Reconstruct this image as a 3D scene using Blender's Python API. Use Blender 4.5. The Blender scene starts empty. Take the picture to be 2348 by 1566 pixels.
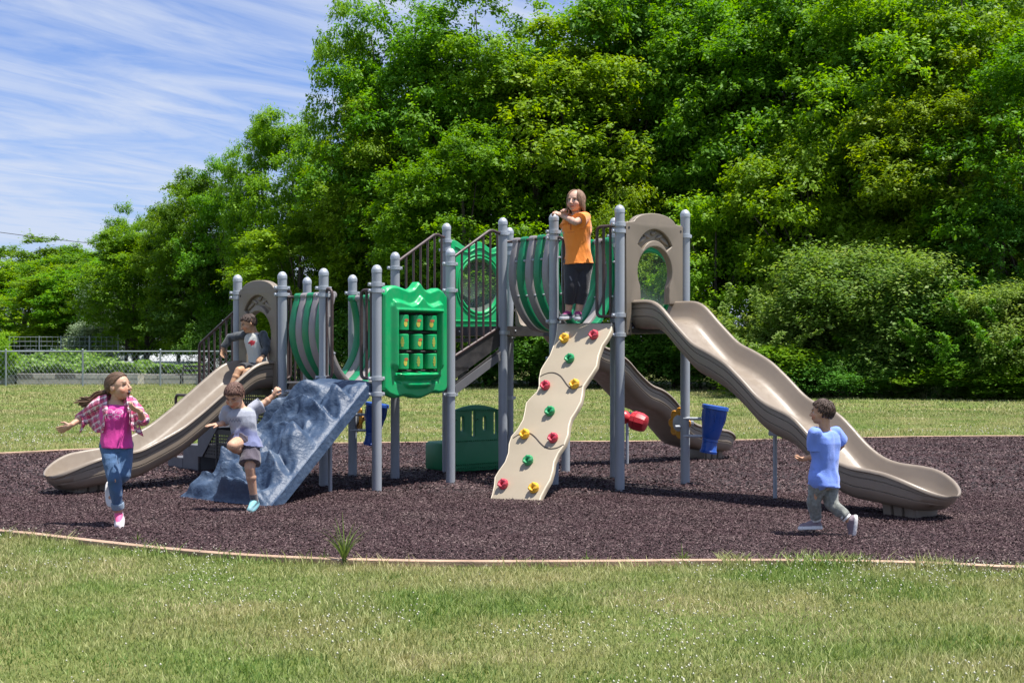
import bpy, bmesh, math, random
import numpy as np
from mathutils import Vector as V, Matrix, noise
R = math.radians
SC = bpy.context.scene
COL = SC.collection
random.seed(7)
rng = np.random.default_rng(11)

# ---------------------------------------------------------------- camera, pixel helper
FPX, CAMH, CX, HY = 3261.0, 1.35, 1174.0, 808.0
def W(px, py, Y):
    return V(((px - CX) * Y / FPX, Y, CAMH - (py - HY) * Y / FPX))
def GY(py):
    return FPX * CAMH / (py - HY)
cd = bpy.data.cameras.new('camera')
cam = bpy.data.objects.new('camera', cd); COL.objects.link(cam)
cam.location = (0, 0, CAMH); cam.rotation_euler = (R(90), 0, 0)
cd.sensor_width = 36.0; cd.lens = 50.0
cd.shift_y = 25 / 2348.0
cd.clip_end = 2000
SC.camera = cam

# ---------------------------------------------------------------- object helpers
def tag(o, label=None, cat=None, group=None, kind=None):
    if label: o['label'] = label
    if cat: o['category'] = cat
    if group: o['group'] = group
    if kind: o['kind'] = kind
    return o
def empty(name, loc, label, cat, group=None):
    o = bpy.data.objects.new(name, None); COL.objects.link(o)
    o.location = loc; o.empty_display_size = 0.2
    return tag(o, label, cat, group)
def link(name, me, parent=None, label=None):
    o = bpy.data.objects.new(name, me); COL.objects.link(o)
    if parent is not None:
        o.parent = parent
        w = parent.location.copy()
        q = parent.parent
        while q is not None:
            w += q.location; q = q.parent
        o.location = -w if parent.type == 'EMPTY' and parent.parent is None else V((0, 0, 0))
    if label: o['label'] = label
    return o
# convention: every part mesh is in world coordinates; the root Empty has a location, so direct
# children get location = -root; grandchildren sit under a part whose own origin is the world origin.
def obj(name, bm, mats, parent=None, label=None, smooth=True, angle=40):
    me = bpy.data.meshes.new(name)
    bm.normal_update()
    bm.to_mesh(me); bm.free()
    if not isinstance(mats, (list, tuple)): mats = [mats]
    for m in mats: me.materials.append(m)
    if smooth:
        me.shade_smooth()
        try: me.set_sharp_from_angle(angle=R(angle))
        except Exception: pass
    return link(name, me, parent, label)

def mesh_np(name, verts, faces, mats, attrs=None, smooth=False):
    me = bpy.data.meshes.new(name)
    n, k = faces.shape
    me.vertices.add(len(verts)); me.vertices.foreach_set('co', verts.astype(np.float32).ravel())
    me.loops.add(n * k); me.loops.foreach_set('vertex_index', faces.astype(np.int32).ravel())
    me.polygons.add(n)
    me.polygons.foreach_set('loop_start', np.arange(0, n * k, k, dtype=np.int32))
    if smooth: me.polygons.foreach_set('use_smooth', np.ones(n, dtype=bool))
    me.update(calc_edges=True)
    if not isinstance(mats, (list, tuple)): mats = [mats]
    for m in mats: me.materials.append(m)
    for an, (dom, arr) in (attrs or {}).items():
        a = me.attributes.new(an, 'FLOAT', dom)
        a.data.foreach_set('value', arr.astype(np.float32).ravel())
    return me

# ---------------------------------------------------------------- shape helpers (all add to a bmesh)
def basis(d):
    d = d.normalized()
    a = V((0, 0, 1)) if abs(d.z) < 0.9 else V((1, 0, 0))
    x = d.cross(a).normalized(); y = x.cross(d).normalized()
    return x, y, d
def ring(bm, c, ax, ay, n, pw=1.0):
    out = []
    for i in range(n):
        t = 2 * math.pi * i / n
        cs, sn = math.cos(t), math.sin(t)
        if pw != 1.0:
            cs = math.copysign(abs(cs) ** pw, cs); sn = math.copysign(abs(sn) ** pw, sn)
        out.append(bm.verts.new(c + ax * cs + ay * sn))
    return out
def bridge(bm, a, b, mi=0):
    n = len(a)
    for i in range(n):
        f = bm.faces.new((a[i], a[(i + 1) % n], b[(i + 1) % n], b[i])); f.material_index = mi
def loft(bm, rings, n=16, pw=1.0, mi=0):
    rs = [ring(bm, c, ax, ay, n, pw) for c, ax, ay in rings]
    for a, b in zip(rs, rs[1:]): bridge(bm, a, b, mi)
    f = bm.faces.new(rs[0][::-1]); f.material_index = mi
    f = bm.faces.new(rs[-1]); f.material_index = mi
def tube(bm, pts, r, n=10, mi=0):
    pts = [V(p) for p in pts]
    rr = r if isinstance(r, (list, tuple)) else [r] * len(pts)
    x, y, d = basis(pts[1] - pts[0])
    rs = []
    for i, p in enumerate(pts):
        if i == 0: t = pts[1] - p
        elif i == len(pts) - 1: t = p - pts[i - 1]
        else: t = (pts[i + 1] - p).normalized() + (p - pts[i - 1]).normalized()
        t.normalize()
        x = (x - t * x.dot(t)).normalized(); y = t.cross(x)
        rs.append(ring(bm, p, x * rr[i], y * rr[i], n))
    for a, b in zip(rs, rs[1:]): bridge(bm, a, b, mi)
    f = bm.faces.new(rs[0][::-1]); f.material_index = mi
    f = bm.faces.new(rs[-1]); f.material_index = mi
def fillet(pts, r, seg=6, closed=False):
    pts = [V(p) for p in pts]; out = []
    n = len(pts)
    for i, p in enumerate(pts):
        if not closed and i in (0, n - 1): out.append(p); continue
        a = pts[i - 1]; b = pts[(i + 1) % n]
        da, db = (a - p), (b - p)
        rr = min(r, da.length * .49, db.length * .49)
        A = p + da.normalized() * rr; B = p + db.normalized() * rr
        for k in range(seg + 1):
            t = k / seg
            out.append(A * (1 - t) ** 2 + p * 2 * t * (1 - t) + B * t * t)
    return out
def ball(bm, c, rx, ry=None, rz=None, rot=None, u=16, v=10, mi=0):
    ry = rx if ry is None else ry; rz = rx if rz is None else rz
    m = Matrix.Translation(V(c)) @ (rot.to_4x4() if rot else Matrix()) @ Matrix.Diagonal((rx, ry, rz, 1))
    g = bmesh.ops.create_uvsphere(bm, u_segments=u, v_segments=v, radius=1, matrix=m)
    if mi:
        for vv in g['verts']:
            for f in vv.link_faces: f.material_index = mi
def box(bm, c, sx, sy, sz, rot=None, bev=0.0, mi=0):
    m = Matrix.Translation(V(c)) @ (rot.to_4x4() if rot else Matrix()) @ Matrix.Diagonal((sx, sy, sz, 1))
    g = bmesh.ops.create_cube(bm, size=1, matrix=m)
    vs = g['verts']
    if mi:
        for vv in vs:
            for f in vv.link_faces: f.material_index = mi
    if bev:
        es = list({e for vv in vs for e in vv.link_edges})
        bmesh.ops.bevel(bm, geom=es, offset=bev, segments=2, affect='EDGES', profile=.5)
def cap(bm, p0, r0, p1, r1, n=14):
    """tapered limb piece with round ends"""
    p0, p1 = V(p0), V(p1)
    ball(bm, p0, r0, u=n, v=8); ball(bm, p1, r1, u=n, v=8)
    x, y, d = basis(p1 - p0)
    loft(bm, [(p0, x * r0, y * r0), (p1, x * r1, y * r1)], n)
def lathe(bm, c, axis, prof, n=20, mi=0):
    x, y, d = basis(V(axis))
    loft(bm, [(V(c) + d * h, x * r, y * r) for h, r in prof], n, mi=mi)

def edge_frame(p0, p1):
    """local x along p0->p1 (plan), local y = up, local z = towards the right-hand outside"""
    d = V((p1[0] - p0[0], p1[1] - p0[1], 0)); L = d.length; d.normalize()
    up = V((0, 0, 1)); n = d.cross(up)
    M = Matrix((d, up, n)).transposed().to_4x4()
    M.translation = V((p0[0], p0[1], 0))
    return M, L
def plate(loops, M, z0, thick, bevel=0.0, res=2):
    """flat plate from closed 2D loops (outline + holes) -> bmesh in world coordinates"""
    cu = bpy.data.curves.new('plate_tmp', 'CURVE'); cu.dimensions = '2D'; cu.fill_mode = 'BOTH'
    cu.extrude = thick / 2 - bevel; cu.bevel_depth = bevel; cu.bevel_resolution = res; cu.offset = -bevel
    for lp in loops:
        sp = cu.splines.new('POLY'); sp.points.add(len(lp) - 1); sp.use_cyclic_u = True
        for q, (x, y) in zip(sp.points, lp): q.co = (x, y, 0, 1)
    o = bpy.data.objects.new('plate_tmp', cu); COL.objects.link(o)
    dg = bpy.context.evaluated_depsgraph_get(); dg.update()
    me = bpy.data.meshes.new_from_object(o.evaluated_get(dg))
    bm = bmesh.new(); bm.from_mesh(me)
    bpy.data.objects.remove(o); bpy.data.curves.remove(cu); bpy.data.meshes.remove(me)
    bmesh.ops.remove_doubles(bm, verts=bm.verts, dist=1e-5)
    bmesh.ops.transform(bm, matrix=M @ Matrix.Translation((0, 0, z0 + thick / 2)), verts=bm.verts)
    bmesh.ops.recalc_face_normals(bm, faces=bm.faces)
    return bm
def merge(a, b):
    me = bpy.data.meshes.new('t'); b.to_mesh(me); b.free(); a.from_mesh(me); bpy.data.meshes.remove(me); return a
def smooth_loop(pts, it=2, closed=True):
    pts = [V((p[0], p[1])) for p in pts]
    for _ in range(it):
        out = []
        n = len(pts)
        for i in range(n if closed else n - 1):
            a, b = pts[i], pts[(i + 1) % n]
            out += [a * .75 + b * .25, a * .25 + b * .75]
        if not closed: out = [pts[0]] + out + [pts[-1]]
        pts = out
    return [(p.x, p.y) for p in pts]
def fuse(name, bm, voxel, iters, mat, parent=None, label=None, fac=.5):
    """voxel-remesh a pile of closed shapes into one continuous smooth surface"""
    me = bpy.data.meshes.new('t'); bmesh.ops.recalc_face_normals(bm, faces=bm.faces); bm.to_mesh(me); bm.free()
    o = bpy.data.objects.new('t', me); COL.objects.link(o)
    md = o.modifiers.new('r', 'REMESH'); md.mode = 'VOXEL'; md.voxel_size = voxel; md.adaptivity = 0; md.use_smooth_shade = True
    if iters:
        s = o.modifiers.new('s', 'SMOOTH'); s.factor = fac; s.iterations = iters
    dg = bpy.context.evaluated_depsgraph_get(); dg.update()
    m2 = bpy.data.meshes.new_from_object(o.evaluated_get(dg)); m2.name = name
    bpy.data.objects.remove(o); bpy.data.meshes.remove(me)
    m2.materials.clear()
    for m in (mat if isinstance(mat, (list, tuple)) else [mat]): m2.materials.append(m)
    m2.shade_smooth()
    return link(name, m2, parent, label)

# ---------------------------------------------------------------- materials
def newmat(name):
    m = bpy.data.materials.new(name); m.use_nodes = True
    nt = m.node_tree; nt.nodes.clear()
    out = nt.nodes.new('ShaderNodeOutputMaterial')
    b = nt.nodes.new('ShaderNodeBsdfPrincipled')
    nt.links.new(b.outputs[0], out.inputs[0])
    return m, nt, b, out
def N(nt, t, **kw):
    n = nt.nodes.new(t)
    for k, v in kw.items():
        if k in ('ins',):
            for i, x in v.items(): n.inputs[i].default_value = x
        else: setattr(n, k, v)
    return n
def ramp(nt, stops):
    r = nt.nodes.new('ShaderNodeValToRGB'); e = r.color_ramp.elements
    while len(e) < len(stops): e.new(.5)
    for i, (p, c) in enumerate(stops):
        e[i].position = p; e[i].color = (c[0], c[1], c[2], 1)
    return r
def sc3(c, k): return tuple(x * k for x in c)
def mat(name, col, rough=.5, metal=0, var=.12, vscale=6, bump=0.0, bscale=150, col2=None, spec=.5, sheen=0, coat=0):
    """painted / moulded surface with slight mottling and fine bump"""
    m, nt, b, out = newmat(name)
    tc = N(nt, 'ShaderNodeTexCoord')
    ns = N(nt, 'ShaderNodeTexNoise', ins={'Scale': vscale, 'Detail': 6.0, 'Roughness': .6})
    nt.links.new(tc.outputs['Object'], ns.inputs['Vector'])
    c2 = col2 or sc3(col, 1 + var)
    c1 = sc3(col, 1 - var)
    r = ramp(nt, [(.3, c1), (.7, c2)])
    nt.links.new(ns.outputs[0], r.inputs[0]); nt.links.new(r.outputs[0], b.inputs['Base Color'])
    b.inputs['Roughness'].default_value = rough; b.inputs['Metallic'].default_value = metal
    # handled plastic and paint: scuffs and a film of dust change the gloss and slightly the colour
    ws = N(nt, 'ShaderNodeTexNoise', ins={'Scale': 11.0, 'Detail': 9.0, 'Roughness': .72, 'Distortion': .6}); nt.links.new(tc.outputs['Object'], ws.inputs['Vector'])
    wr = ramp(nt, [(.42, (0, 0, 0)), (.72, (1, 1, 1))]); nt.links.new(ws.outputs[0], wr.inputs[0])
    rm = N(nt, 'ShaderNodeMapRange', ins={3: rough - .04, 4: min(1, rough + .28)}); nt.links.new(wr.outputs[0], rm.inputs[0]); nt.links.new(rm.outputs[0], b.inputs['Roughness'])
    dm = N(nt, 'ShaderNodeMix', data_type='RGBA'); dm.inputs[7].default_value = (.30, .27, .23, 1)
    dk = N(nt, 'ShaderNodeMath', operation='MULTIPLY', ins={1: .10}); nt.links.new(wr.outputs[0], dk.inputs[0]); nt.links.new(dk.outputs[0], dm.inputs[0])
    nt.links.new(r.outputs[0], dm.inputs[6]); nt.links.new(dm.outputs[2], b.inputs['Base Color'])
    b.inputs['Specular IOR Level'].default_value = spec
    if coat: b.inputs['Coat Weight'].default_value = coat; b.inputs['Coat Roughness'].default_value = .25
    if sheen: b.inputs['Sheen Weight'].default_value = sheen
    if bump:
        n2 = N(nt, 'ShaderNodeTexNoise', ins={'Scale': bscale, 'Detail': 3.0})
        nt.links.new(tc.outputs['Object'], n2.inputs['Vector'])
        bp = N(nt, 'ShaderNodeBump', ins={'Strength': bump, 'Distance': .01})
        nt.links.new(n2.outputs[0], bp.inputs['Height']); nt.links.new(bp.outputs[0], b.inputs['Normal'])
    return m
def vcmat(name, rough=.6, bump=.15, bscale=90, sss=0, sheen=0):
    """colour comes from the mesh's own 'Col' attribute (features of the thing itself)"""
    m, nt, b, out = newmat(name)
    a = N(nt, 'ShaderNodeAttribute', attribute_name='Col')
    nt.links.new(a.outputs['Color'], b.inputs['Base Color'])
    b.inputs['Roughness'].default_value = rough
    if sss:
        b.inputs['Subsurface Weight'].default_value = sss; b.inputs['Subsurface Radius'].default_value = (.012, .004, .002)
        b.inputs['Subsurface Scale'].default_value = 1.0
    if sheen: b.inputs['Sheen Weight'].default_value = sheen
    tc = N(nt, 'ShaderNodeTexCoord')
    n2 = N(nt, 'ShaderNodeTexNoise', ins={'Scale': bscale, 'Detail': 3.0})
    nt.links.new(tc.outputs['Object'], n2.inputs['Vector'])
    bp = N(nt, 'ShaderNodeBump', ins={'Strength': bump, 'Distance': .01})
    nt.links.new(n2.outputs[0], bp.inputs['Height']); nt.links.new(bp.outputs[0], b.inputs['Normal'])
    return m
def leafmat(name, stops, trans=.35, rough=.55, posvar=None):
    """leaf / blade material: colour varied by the per-face 'rnd' attribute, part of the light passes through"""
    m, nt, b, out = newmat(name)
    a = N(nt, 'ShaderNodeAttribute', attribute_name='rnd')
    r = ramp(nt, stops)
    nt.links.new(a.outputs['Fac'], r.inputs[0])
    colour = r.outputs[0]
    if posvar:
        g = N(nt, 'ShaderNodeNewGeometry')
        ns = N(nt, 'ShaderNodeTexNoise', ins={'Scale': posvar[0], 'Detail': 5.0, 'Roughness': .65})
        nt.links.new(g.outputs['Position'], ns.inputs['Vector'])
        r2 = ramp(nt, [(posvar[2], (0, 0, 0)), (posvar[3], (1, 1, 1))])
        nt.links.new(ns.outputs[0], r2.inputs[0])
        mx = N(nt, 'ShaderNodeMix', data_type='RGBA')
        rb = ramp(nt, posvar[1])
        nt.links.new(a.outputs['Fac'], rb.inputs[0])
        nt.links.new(r2.outputs[0], mx.inputs[0]); nt.links.new(colour, mx.inputs[6]); nt.links.new(rb.outputs[0], mx.inputs[7])
        colour = mx.outputs[2]
    nt.links.new(colour, b.inputs['Base Color'])
    b.inputs['Roughness'].default_value = rough
    b.inputs['Specular IOR Level'].default_value = .2
    t = N(nt, 'ShaderNodeBsdfTranslucent')
    hs = N(nt, 'ShaderNodeHueSaturation', ins={'Hue': .49, 'Saturation': 1.15, 'Value': 1.25})
    nt.links.new(colour, hs.inputs['Color']); nt.links.new(hs.outputs[0], t.inputs[0])
    ms = N(nt, 'ShaderNodeMixShader', ins={0: trans})
    nt.links.new(b.outputs[0], ms.inputs[1]); nt.links.new(t.outputs[0], ms.inputs[2])
    nt.links.new(ms.outputs[0], out.inputs[0])
    return m

M_post = mat('post_paint', (.30, .325, .36), .38, .0, .06, 3, .05, 300)
M_clamp = mat('clamp_metal', (.42, .45, .49), .35, .35, .06, 9)
M_brown = mat('brown_pipe', (.055, .032, .032), .4, 0, .1, 8)
M_dark = mat('dark_steel', (.022, .020, .022), .5, 0, .15, 8)
M_strip = mat('grey_strip', (.11, .11, .12), .6, 0, .1, 8)
M_tan = mat('tan_plastic', (.225, .183, .142), .36, 0, .05, 2.5, .04, 400)
M_tanp = mat('tan_panel', (.205, .168, .127), .45, 0, .05, 2.5, .04, 400)
M_wall = mat('climber_tan', (.37, .31, .225), .5, 0, .05, 2, .05, 400)
M_edge = mat('tan_edge', (.60, .52, .40), .55, 0, .04, 3)
M_groove = mat('groove_dark', (.06, .045, .035), .7)
M_green = mat('green_plastic', (.0, .34, .105), .33, 0, .06, 3, .03, 400)
M_dgreen = mat('dark_green_plastic', (.008, .20, .075), .4, 0, .08, 3, .03, 400)
M_slatg = mat('slat_green', (.0, .21, .085), .35, 0, .06, 4)
M_slatt = mat('slat_grey', (.27, .245, .25), .4, 0, .06, 4)
M_yel = mat('yellow_plastic', (.75, .42, .02), .35, 0, .06, 8)
M_red = mat('red_plastic', (.52, .02, .035), .33, 0, .06, 8)
M_redh = mat('crimson_plastic', (.50, .035, .065), .4, 0, .06, 8)
M_grnh = mat('bright_green_plastic', (.01, .26, .09), .4, 0, .06, 8)
M_blue = mat('blue_plastic', (.008, .07, .36), .3, 0, .06, 6)
M_amber = mat('amber_plastic', (.62, .27, .01), .35, 0, .08, 8)
M_acorn = mat('acorn_yellow', (.55, .48, .06), .5); M_acap = mat('acorn_cap_red', (.50, .12, .04), .5)
M_leafd = mat('oak_leaf_print', (.32, .36, .05), .5)
M_white = mat('white_rubber', (.75, .73, .70), .6)
M_rubber = mat('black_rubber', (.02, .02, .02), .6)
def glassmat(name, col, mixf):
    m, nt, b, out = newmat(name)
    tr = N(nt, 'ShaderNodeBsdfTransparent'); tr.inputs[0].default_value = (*col, 1)
    b.inputs['Base Color'].default_value = (*sc3(col, .6), 1); b.inputs['Roughness'].default_value = .12
    ms = N(nt, 'ShaderNodeMixShader', ins={0: mixf})
    nt.links.new(tr.outputs[0], ms.inputs[1]); nt.links.new(b.outputs[0], ms.inputs[2]); nt.links.new(ms.outputs[0], out.inputs[0])
    return m
M_bubble = glassmat('bubble_window', (.72, .85, .78), .22)
# ================================================================ world and sun
SUN = V((.31, -.09, 1.0)).normalized()
elev = math.asin(SUN.z); azim = math.atan2(SUN.x, SUN.y)     # from +Y towards +X
w = bpy.data.worlds.new('World'); SC.world = w; w.use_nodes = True
nt = w.node_tree; nt.nodes.clear()
wo = N(nt, 'ShaderNodeOutputWorld'); bg = N(nt, 'ShaderNodeBackground')
sky = N(nt, 'ShaderNodeTexSky'); sky.sky_type = 'NISHITA'; sky.sun_disc = False
sky.sun_elevation = elev; sky.sun_rotation = azim; sky.air_density = 1.0; sky.dust_density = .6; sky.ozone_density = 1.6
tc = N(nt, 'ShaderNodeTexCoord')
# cirrus: project the view direction on a high plane, stretch it and let noise streak along the wind
sep = N(nt, 'ShaderNodeSeparateXYZ'); nt.links.new(tc.outputs['Generated'], sep.inputs[0])
mz = N(nt, 'ShaderNodeMath', operation='ADD', ins={1: .10}); nt.links.new(sep.outputs[2], mz.inputs[0])
mz2 = N(nt, 'ShaderNodeMath', operation='MAXIMUM', ins={1: .03}); nt.links.new(mz.outputs[0], mz2.inputs[0])
dx = N(nt, 'ShaderNodeMath', operation='DIVIDE'); nt.links.new(sep.outputs[0], dx.inputs[0]); nt.links.new(mz2.outputs[0], dx.inputs[1])
dy = N(nt, 'ShaderNodeMath', operation='DIVIDE'); nt.links.new(sep.outputs[1], dy.inputs[0]); nt.links.new(mz2.outputs[0], dy.inputs[1])
cb = N(nt, 'ShaderNodeCombineXYZ'); nt.links.new(dx.outputs[0], cb.inputs[0]); nt.links.new(dy.outputs[0], cb.inputs[1])
def cloud(rot, scl, sc, det, rough, dist, lo, hi):
    mp = N(nt, 'ShaderNodeMapping', vector_type='TEXTURE'); mp.inputs['Rotation'].default_value = (0, 0, R(rot)); mp.inputs['Scale'].default_value = scl
    nt.links.new(cb.outputs[0], mp.inputs[0])
    ns = N(nt, 'ShaderNodeTexNoise', ins={'Scale': sc, 'Detail': det, 'Roughness': rough, 'Distortion': dist})
    nt.links.new(mp.outputs[0], ns.inputs['Vector'])
    r = ramp(nt, [(lo, (0, 0, 0)), (hi, (1, 1, 1))]); nt.links.new(ns.outputs[0], r.inputs[0]); return r.outputs[0]
c1 = cloud(40, (1.7, .75, 1), 1.0, 8, .56, 1.0, .33, .58)
c2 = cloud(47, (.75, .22, 1), 1.0, 7, .60, 1.6, .36, .62)
mm = N(nt, 'ShaderNodeMix', data_type='FLOAT', ins={0: .45}); nt.links.new(c1, mm.inputs[2]); nt.links.new(c2, mm.inputs[3])
# thicker towards the horizon (the layer is seen edge-on there)
hz = N(nt, 'ShaderNodeMapRange', ins={1: .0, 2: .17, 3: .6, 4: 0.0}); nt.links.new(sep.outputs[2], hz.inputs[0])
ad = N(nt, 'ShaderNodeMath', operation='ADD', use_clamp=True); nt.links.new(mm.outputs[0], ad.inputs[0]); nt.links.new(hz.outputs[0], ad.inputs[1])
mu = N(nt, 'ShaderNodeMath', operation='MULTIPLY', ins={1: .86}); nt.links.new(ad.outputs[0], mu.inputs[0])
tn = N(nt, 'ShaderNodeMix', data_type='RGBA', blend_type='MULTIPLY'); tn.inputs[0].default_value = 1; tn.inputs[7].default_value = (.27, .39, .64, 1); nt.links.new(sky.outputs[0], tn.inputs[6])
cm = N(nt, 'ShaderNodeMix', data_type='RGBA'); cm.inputs[7].default_value = (2.75, 3.05, 3.7, 1)
nt.links.new(mu.outputs[0], cm.inputs[0]); nt.links.new(tn.outputs[2], cm.inputs[6])
nt.links.new(cm.outputs[2], bg.inputs[0]); bg.inputs[1].default_value = .135
nt.links.new(bg.outputs[0], wo.inputs[0])
sl = bpy.data.lights.new('sun', 'SUN'); sl.energy = 5.0; sl.angle = R(.53); sl.color = (1.0, .955, .88)
so = bpy.data.objects.new('sun', sl); COL.objects.link(so); so.rotation_euler = SUN.to_track_quat('Z', 'Y').to_euler()
so.location = (4, 0, 20)
SC.view_settings.view_transform = 'Standard'; SC.view_settings.look = 'None'; SC.view_settings.gamma = 1
SC.view_settings.exposure = .88
SC.cycles.max_bounces = 6; SC.cycles.transparent_max_bounces = 10; SC.cycles.diffuse_bounces = 4

# ================================================================ ground
def px_ground(pts): return [((px - CX) * GY(py) / FPX, GY(py)) for px, py in pts]
near = px_ground([(0, 1222), (230, 1250), (460, 1275), (700, 1290), (1000, 1297), (1300, 1297), (1700, 1293), (2000, 1296), (2200, 1303), (2348, 1312)])
far = px_ground([(2348, 1003), (2050, 1006), (1700, 1014), (1430, 1017), (1200, 1017), (900, 1019), (620, 1023), (400, 1029), (200, 1034), (0, 1045)])
loop = near + [(4.6, 8.75), (6.6, 9.3), (9.0, 11.5), (10.8, 15), (11.0, 19), (9.8, 21.8)] + far + [(-8.2, 17.4), (-9.2, 15.6), (-9.0, 13.6), (-7.4, 12.2), (-5.6, 11.3)]
loop = smooth_loop(loop, 3)
LP = np.array(loop)
def in_loop(x, y, lp=LP):
    """vectorised point-in-polygon"""
    ins = np.zeros(x.shape, bool); n = len(lp); j = n - 1
    for i in range(n):
        xi, yi = lp[i]; xj, yj = lp[j]
        c = ((yi > y) != (yj > y)) & (x < (xj - xi) * (y - yi) / (yj - yi + 1e-12) + xi)
        ins ^= c; j = i
    return ins
def offset_loop(lp, d):
    n = len(lp); out = []
    for i in range(n):
        a = V(lp[i - 1]); b = V(lp[(i + 1) % n]); t = (b - a).normalized()
        out.append((lp[i][0] + t.y * d, lp[i][1] - t.x * d))
    return out
LPO = np.array(offset_loop(loop, .07)); LPI = np.array(offset_loop(loop, -.0))

STRAW = [(0, (.20, .20, .075)), (.5, (.38, .355, .165)), (1, (.58, .52, .31))]
GREEN = [(0, (.06, .125, .026)), (.5, (.155, .24, .055)), (1, (.33, .39, .14))]
def ground_mat():
    m, nt, b, out = newmat('lawn_soil')
    g = N(nt, 'ShaderNodeNewGeometry')
    n1 = N(nt, 'ShaderNodeTexNoise', ins={'Scale': .55, 'Detail': 5.0, 'Roughness': .65}); nt.links.new(g.outputs['Position'], n1.inputs['Vector'])
    n2 = N(nt, 'ShaderNodeTexNoise', ins={'Scale': 14.0, 'Detail': 8.0, 'Roughness': .75}); nt.links.new(g.outputs['Position'], n2.inputs['Vector'])
    ra = ramp(nt, [(.3, (.05, .085, .016)), (.5, (.095, .14, .03)), (.7, (.16, .19, .055))])
    rb = ramp(nt, [(.3, (.10, .10, .034)), (.5, (.175, .165, .065)), (.7, (.26, .235, .11))])
    nt.links.new(n2.outputs[0], ra.inputs[0]); nt.links.new(n2.outputs[0], rb.inputs[0])
    rm = ramp(nt, [(.42, (0, 0, 0)), (.62, (1, 1, 1))]); nt.links.new(n1.outputs[0], rm.inputs[0])
    mx = N(nt, 'ShaderNodeMix', data_type='RGBA'); nt.links.new(rm.outputs[0], mx.inputs[0]); nt.links.new(ra.outputs[0], mx.inputs[6]); nt.links.new(rb.outputs[0], mx.inputs[7])
    nt.links.new(mx.outputs[2], b.inputs['Base Color']); b.inputs['Roughness'].default_value = .95; b.inputs['Specular IOR Level'].default_value = .1
    bp = N(nt, 'ShaderNodeBump', ins={'Strength': .6, 'Distance': .04}); nt.links.new(n2.outputs[0], bp.inputs['Height']); nt.links.new(bp.outputs[0], b.inputs['Normal'])
    return m
bm = bmesh.new()
gx = [-400, -120, -60, -30, -12, 0, 12, 30, 60, 120, 400]; gy = [-60, -10, 0, 10, 20, 30, 45, 60, 90, 150, 300, 700]
gv = [[bm.verts.new((x, y, 0)) for x in gx] for y in gy]
for j in range(len(gy) - 1):
    for i in range(len(gx) - 1): bm.faces.new((gv[j][i], gv[j][i + 1], gv[j + 1][i + 1], gv[j + 1][i]))
tag(obj('lawn_ground', bm, ground_mat(), smooth=False), kind='structure')

def mulch_mat():
    m, nt, b, out = newmat('rubber_mulch_bed')
    g = N(nt, 'ShaderNodeNewGeometry')
    n2 = N(nt, 'ShaderNodeTexVoronoi', ins={'Scale': 60.0}); nt.links.new(g.outputs['Position'], n2.inputs['Vector'])
    r = ramp(nt, [(0, (.02, .013, .014)), (1, (.06, .042, .045))]); nt.links.new(n2.outputs['Distance'], r.inputs[0])
    nt.links.new(r.outputs[0], b.inputs['Base Color']); b.inputs['Roughness'].default_value = .8
    bp = N(nt, 'ShaderNodeBump', ins={'Strength': .8, 'Distance': .02}); nt.links.new(n2.outputs['Distance'], bp.inputs['Height']); nt.links.new(bp.outputs[0], b.inputs['Normal'])
    return m
bm = bmesh.new()
f = bm.faces.new([bm.verts.new((x, y, .006)) for x, y in loop])
bmesh.ops.triangulate(bm, faces=[f])
tag(obj('mulch_ground', bm, mulch_mat(), smooth=False), kind='structure')
# timber edging round the mulch
bm = bmesh.new(); n = len(loop)
prof = [(0.0, -.01), (0.0, .034), (.012, .04), (.050, .04), (.060, .034), (.060, -.01)]
cols = []
for i in range(n):
    a = V(loop[i - 1]); b_ = V(loop[(i + 1) % n]); t = (b_ - a).normalized(); nn = V((t.y, -t.x))
    cols.append([bm.verts.new((loop[i][0] + nn.x * o_, loop[i][1] + nn.y * o_, z)) for o_, z in prof])
for i in range(n):
    a, b_ = cols[i], cols[(i + 1) % n]
    for k in range(len(prof) - 1): bm.faces.new((a[k], b_[k], b_[k + 1], a[k + 1]))
M_edging = mat('edging', (.36, .24, .165), .85, 0, .4, 3, .4, 60)
tag(obj('garden_edging', bm, M_edging, angle=50), 'low pinkish tan timber edging strip around the mulch bed', 'edging')

LPC = np.array(offset_loop(loop, .012))
# rubber mulch chips (uncountable)
def chips(n, x0, x1, y0, y1, ln, wd):
    x = rng.uniform(x0, x1, n); y = rng.uniform(y0, y1, n)
    k = in_loop(x, y, LPC) & (np.abs(x) < y * .37 + 1.2); x = x[k]; y = y[k]; n = len(x)
    # slightly humped and scuffed surface
    z = rng.uniform(.004, .016, n) + .012 * np.sin(x * 2.3 + np.sin(y * 1.7) * 1.5) * np.sin(y * 3.1 + x) + .012
    th = rng.uniform(0, 2 * np.pi, n); L = ln * rng.uniform(.5, 1.4, n); Wd = wd * rng.uniform(.6, 1.4, n)
    tl = rng.normal(0, .25, n); tr = rng.normal(0, .42, n)
    d = np.stack([np.cos(th) * np.cos(tl), np.sin(th) * np.cos(tl), np.sin(tl)], 1) * L[:, None] / 2
    s = np.stack([-np.sin(th) * np.cos(tr), np.cos(th) * np.cos(tr), np.sin(tr)], 1) * Wd[:, None] / 2
    c = np.stack([x, y, z + np.abs(d[:, 2]) + np.abs(s[:, 2])], 1)
    v = np.stack([c - d - s * .6, c + d - s, c + d * .8 + s, c - d * .9 + s], 1).reshape(-1, 3)
    return v, np.arange(n * 4).reshape(-1, 4), rng.random(n)
parts = [chips(720000, -5.5, 5.5, 8.6, 13.5, .016, .0055), chips(380000, -9, 10, 13.5, 22.5, .027, .010)]
vs = []; fs = []; rs = []; o_ = 0
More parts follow.
